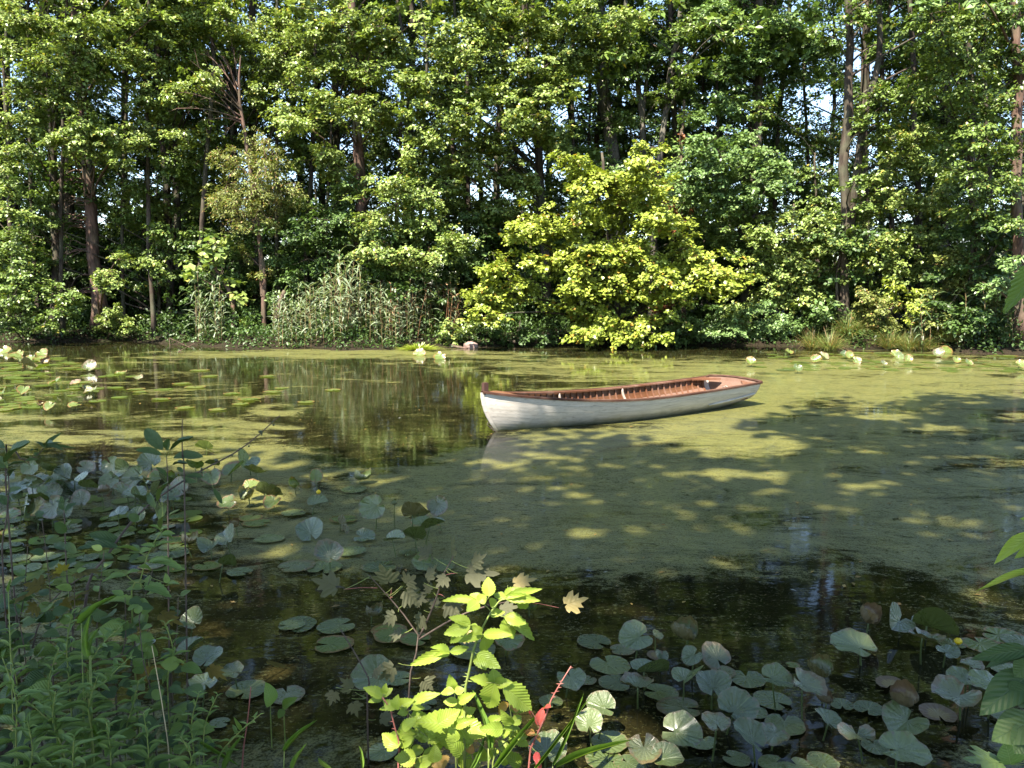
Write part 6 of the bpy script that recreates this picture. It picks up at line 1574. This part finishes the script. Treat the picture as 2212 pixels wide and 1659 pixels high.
shoot('leafy_shoot', 'fresh green compound-leaved shoot over the near left shallows', [(1040, 1560), (1110, 1380), (1160, 1200), (1230, 1060), (1290, 980)], 2.75, [(1100, 1150, 930, 1090, 70), (1100, 1150, 1050, 1080, 40), (1110, 1150, 1190, 1125, 50), (1230, 1110, 1360, 1060, 40), (1230, 1110, 1110, 1090, 40), (1270, 980, 1190, 930, 50), (1270, 985, 1320, 950, 40), (1280, 1010, 1390, 1000, 50), (1280, 1020, 1390, 1040, 50), (1280, 1020, 1220, 1010, 40),
       (1000, 1340, 805, 1370, 80), (1000, 1330, 1110, 1290, 60), (1170, 1230, 1470, 1270, 100), (1190, 1240, 1350, 1210, 60), (1130, 1440, 1000, 1440, 80), (1140, 1430, 1360, 1490, 120), (1140, 1420, 1240, 1390, 60), (1080, 1540, 820, 1530, 70), (1090, 1540, 1180, 1560, 60), (1320, 1420, 1410, 1390, 50), (1330, 1400, 1310, 1320, 50)], 'herb_l', 'bramble', 'green_stem')
for k, (u0, v0, u1, v1, dep, nl, L_, mt, lab) in enumerate([
    (30, 1420, 60, 1180, 2.75, 12, .075, 'herb', 'leafy green shoot beside the left edge above the brown leaves'), (110, 1400, 90, 1120, 2.85, 12, .07, 'deep', 'dark shoot rising through the near left shallows'), (210, 1420, 225, 1190, 2.8, 12, .075, 'herb_l', 'fresh green shoot left of the berry twig'),
    (290, 1430, 330, 1230, 2.75, 12, .075, 'herb', 'broad-leaved green shoot right of the berry twig foot'), (370, 1450, 385, 1290, 2.7, 10, .06, 'deep', 'small dark shoot over the brown shallows'), (150, 1450, 160, 1240, 2.7, 12, .08, 'herb', 'leafy shoot in front of the brown vine leaves'),
    (60, 1480, 20, 1270, 2.65, 12, .08, 'deep', 'dark leafy shoot leaning to the left edge'), (330, 1520, 300, 1330, 2.6, 12, .075, 'herb', 'leafy shoot behind the dry stalk tip'), (250, 1480, 270, 1290, 2.68, 12, .07, 'herb_l', 'pale shoot above the leaning herb')]):
    b0 = at(u0, v0, dep); rt = Vector((b0.x, min(dep, 2.9), land_z(b0.x, min(dep, 2.9)) - .02)); R = empty('leafy_shoot', rt, lab, 'plant')
    pp = stem(R, [rt, b0, at((u0 + u1) / 2 + prl.uniform(-12, 12), (v0 + v1) / 2, dep), at(u1, v1, dep - .02)], .003, .0012, 'twig', steps=16)
    for j in range(nl):
        t = .25 + .75 * j / (nl - 1); q = pp[min(15, int(t * 15))]; a = j * 2.4 + k; s_ = (1.2 - .5 * t) * prl.uniform(.8, 1.2); d = Vector((math.cos(a), math.sin(a) * .8, -.1 + .6 * t)).normalized()
        leaf(R, 'ovate', mt, q + d * .008, q + d * L_ * s_, L_ * s_ * prl.uniform(.5, .65), (prl.uniform(-.3, .3), prl.uniform(-.7, -.2), 1))
def Ff(x, y): return .2975 * x, 1207 + .2975 * y
# olive brown vine leaves
R = empty('vine', root_at(120, 2.7), 'vine with big olive-brown lobed leaves below the near left pads', 'vine')
stem(R, [R.location, at(60, 1500, 2.7), at(90, 1330, 2.75), at(150, 1265, 2.8), at(190, 1240, 2.8)], .004, .002, 'twig')
for x0, y0, x1, y1, w in [(470, 100, 330, 95, 130), (470, 110, 420, 30, 120), (520, 100, 750, 90, 210), (340, 200, 170, 180, 200), (500, 280, 640, 240, 190), (430, 300, 520, 360, 150), (220, 260, 50, 320, 180), (300, 330, 180, 390, 170), (400, 360, 370, 460, 150), (100, 380, -20, 360, 150), (1120, 380, 1330, 480, 130), (1480, 760, 1650, 880, 120), (1360, 720, 1290, 850, 130), (1890, 730, 2140, 800, 60), (950, 700, 860, 800, 130), (230, 1120, 120, 1200, 150), (700, 1210, 760, 1360, 130)]:
    leafpx(R, 'maple', 'brown', x0, y0, x1, y1, w * 1.15, 2.72, Ff, .2975)
# broad shaded leaves low on the left
R = empty('bindweed', root_at(60, 2.5), 'low mat of broad blue-grey leaves behind the left herbs', 'plant')
stem(R, [R.location, at(30, 1600, 2.55), at(120, 1450, 2.6), at(260, 1420, 2.65), at(330, 1350, 2.7)], .003, .0015, 'twig')
for k in range(230):
    u_ = prl.uniform(-20, 420); v_ = prl.uniform(1290, 1660); 
    if u_ > 330 and v_ < 1430: continue
    dp = 2.72 - (v_ - 1290) / 360 * .28 + prl.uniform(-.05, .08); b = at(u_, v_, dp); a = prl.uniform(0, 6.283); L_ = prl.uniform(.045, .095)
    leaf(R, 'ovate', prl.choice(['deep', 'deep', 'herb']), b, b + Vector((math.cos(a) * L_, math.sin(a) * L_ * .6, prl.uniform(-.03, .02))), L_ * prl.uniform(.6, .8))
# goldenrod-like herbs
def herb(k, tip, foot, dep, nl, L_, lab):
    b0 = at(*foot, dep); rt = Vector((b0.x, dep, land_z(b0.x, dep) - .02))
    R = empty('herb', rt, lab, 'herb', 'leafy herbs on the left bank')
    tp = at(*tip, dep - .03); mid = b0.lerp(tp, .5) + Vector((prl.uniform(-.03, .03), 0, .01))
    pp = stem(R, [rt, b0, mid, tp], .0032, .0014, 'green_stem', steps=24)
    for j in range(nl):
        t = .18 + .82 * j / (nl - 1); q = pp[min(23, int(t * 23))]; a = j * 2.4 + k
        s_ = (1.15 - .8 * t ** 2.2) * prl.uniform(.8, 1.2); up_ = -.15 + .75 * t
        d = Vector((math.cos(a), math.sin(a) * .85, up_)).normalized()
        leaf(R, 'lance', 'herb_l' if t > .8 else prl.choice(['herb', 'herb', 'herb_l' if t > .6 else 'herb']), q, q + d * L_ * s_, L_ * s_ * prl.uniform(.2, .28), (prl.uniform(-.2, .2) - math.cos(a) * up_, -.25 - math.sin(a) * up_, 1))
for k, (tip, foot, dep, nl, L_, lab) in enumerate([
    ((262, 1352), (190, 1480), 2.5, 26, .085, 'leaning herb with pale curled tip, highest in the herb clump'), ((155, 1325), (150, 1480), 2.55, 22, .08, 'upright herb with fresh rosette tip beside the long grass leaf'), ((285, 1415), (180, 1530), 2.42, 28, .085, 'herb with fuzzy bent tip leaning right'), ((356, 1345), (362, 1480), 2.6, 22, .07, 'small upright herb standing over the water edge'),
    ((30, 1495), (130, 1600), 2.3, 26, .085, 'herb leaning left with a pale sprig'), ((5, 1420), (35, 1620), 2.25, 18, .12, 'broad-leaved herb with brown seed heads at the left edge'), ((128, 1400), (120, 1560), 2.42, 24, .075, 'herb with a small star-shaped tip in mid clump'), ((210, 1465), (200, 1600), 2.35, 26, .085, 'bushy herb in the middle of the clump'),
    ((120, 1495), (140, 1640), 2.28, 26, .09, 'herb with yellowish tip low in the clump'), ((470, 1500), (440, 1640), 2.4, 22, .06, 'herb leaning right at the water in front of the clump'), ((430, 1495), (420, 1640), 2.4, 20, .06, 'forked small herb right of the clump'), ((560, 1545), (470, 1650), 2.4, 20, .055, 'lowest herb sprig reaching furthest right'),
    ((60, 1560), (60, 1700), 2.2, 24, .10, 'dark herb in the bottom corner'), ((230, 1560), (240, 1700), 2.25, 24, .095, 'dark herb at the bottom edge of the clump'), ((310, 1540), (320, 1700), 2.3, 24, .085, 'herb at the bottom edge nearest the dry stalk'), ((390, 1590), (400, 1700), 2.3, 20, .08, 'herb just right of the dry stalk'), ((160, 1590), (160, 1720), 2.15, 22, .10, 'nearest herb at the bottom edge'),
    ((300, 1470), (270, 1600), 2.5, 20, .08, 'herb half hidden behind the dry stalk'), ((20, 1340), (40, 1500), 2.6, 18, .08, 'thin herb behind the broad-leaved one')]
    + [((int(prl.uniform(0, 330)), int(prl.uniform(1360, 1600))), None, 2.45, 22, .08, 'herb filling the left clump, number') for _ in range(0)]):
    herb(k, tip, foot, dep, nl, L_, lab)
# long grass leaves among the herbs
for k, (x0, y0, x1, y1, w, lab) in enumerate([(660, 700, 600, 420, 36, 'upright bright grass leaf in the herb clump'), (590, 470, 800, 240, 22, 'arching grass leaf over the brown vine leaves'), (650, 680, 680, 500, 30, 'short grass leaf beside the bright upright one'), (670, 1150, 840, 1510, 18, 'thin drooping grass leaf bending to the bottom edge'), (430, 1500, 420, 1250, 34, 'broad grass leaf at the bottom of the herbs'),
                                              (380, 1515, 560, 1519, 40, 'yellow-green grass leaf curling at the bottom edge'), (60, 240, 75, 140, 20, 'short grass tip at the left edge'), (1450, 1330, 1750, 1510, 26, 'grass leaf lying over the water right of the herbs'), (1640, 1519, 1730, 1270, 18, 'grass leaf by the reddish stems'), (2130, 1519, 2200, 1340, 22, 'grass leaf rising left of the bramble')]):
    b = at(*Ff(x0, y0), 2.4); t = at(*Ff(x1, y1), 2.42)
    R = empty('wild_grass', Vector((b.x, 2.35, land_z(b.x, 2.35) - .02)), lab, 'grass', 'long grass leaves among the herbs')
    stem(R, [R.location, R.location.lerp(b, .5), b], .002, .0016, 'green_stem', 'sheath', 5, 5)
    leaf(R, 'blade', 'grass', b, t, w * .2975 * 2.4 / FPX * 1.3, (prl.uniform(-.6, .6), -.7, .6))
# arrow-shaped water leaves
shoot('arrowhead', 'pale arrow-shaped water leaf standing left of the bramble', [(1965, 1150), (1965, 1060)], 2.85, [(1965, 1070, 1940, 900, 130)], 'herb_l', 'ovate', 'green_stem', Ff, .2975)
shoot('arrowhead', 'dark arrow-shaped water leaf leaning right beside the pale one', [(2065, 1220), (2060, 1080)], 2.85, [(2050, 1080, 2145, 1010, 80), (2060, 1090, 2020, 1160, 60)], 'herb', 'ovate', 'green_stem', Ff, .2975)
shoot('reddish_stem', 'bare reddish stem standing in the shallows left of the bramble', [(1760, 1480), (1800, 1150), (1822, 930)], 2.5, [(1760, 1250, 1700, 1160, 30)], 'herb', 'lance', 'red_stem', Ff, .2975)
# right edge: leaves of a plant that stands just outside
R = empty('leafy_branch', Vector((1.55, 1.75, land_z(1.55, 1.75))), 'sunlit long leaves of a branch reaching in at the right edge', 'branch')
stem(R, [R.location, Vector((1.5, 1.75, .6)), Vector((1.42, 1.76, 1.2)), at(2330, 1190, 1.8)], .006, .003, 'twig')
def Bx(x, y): return B(x, y)
for b in [(1760, 150, 1472, 330, 95), (1800, 400, 1375, 485, 50), (1760, 90, 1655, 60, 60), (1750, 250, 1610, 310, 60)]: leafpx(R, 'lance', 'bramble', *b, 1.8, Bx, .3386, 0.0, (-.2, -.5, .8))
R = empty('vine', Vector((1.75, 1.95, land_z(1.75, 1.95))), 'shaded vine with big dark leaves at the lower right edge', 'vine')
stem(R, [R.location, Vector((1.6, 2.0, .3)), at(2230, 1500, 2.0), at(2230, 1400, 2.0)], .005, .002, 'twig')
for b in [(1700, 900, 1340, 960, 110), (1700, 930, 1420, 1000, 110), (1720, 1050, 1390, 1310, 220), (1720, 1250, 1560, 1120, 160), (1740, 1350, 1470, 1480, 230), (1700, 1150, 1590, 1230, 180), (1720, 1420, 1620, 1560, 200), (1740, 960, 1610, 1080, 160)]: leafpx(R, 'ovate', 'deep', *b, 2.0, Bx, .3386)
leafpx(R, 'maple', 'herb_l', 1590, 1640, 1290, 1590, 330, 2.0, Bx, .3386); leafpx(R, 'ovate', 'herb_l', 1590, 1640, 1560, 1500, 180, 2.0, Bx, .3386)
R = empty('leafy_branch', Vector((1.05, .55, land_z(1.05, .55))), 'near blurred green leaf hanging in at the right edge above the pond', 'branch')
stem(R, [R.location, Vector((1.0, .7, 1.0)), Vector((.80, .9, 2.0)), at(2260, 590, 1.0)], .006, .002, 'twig')
leaf(R, 'bramble', 'herb', at(2262, 560, 1.0), at(2165, 672, 1.0), .028, (-.5, -.6, .5)); leaf(R, 'bramble', 'herb', at(2262, 590, 1.0), at(2215, 690, 1.0), .028, (-.5, -.8, .3))
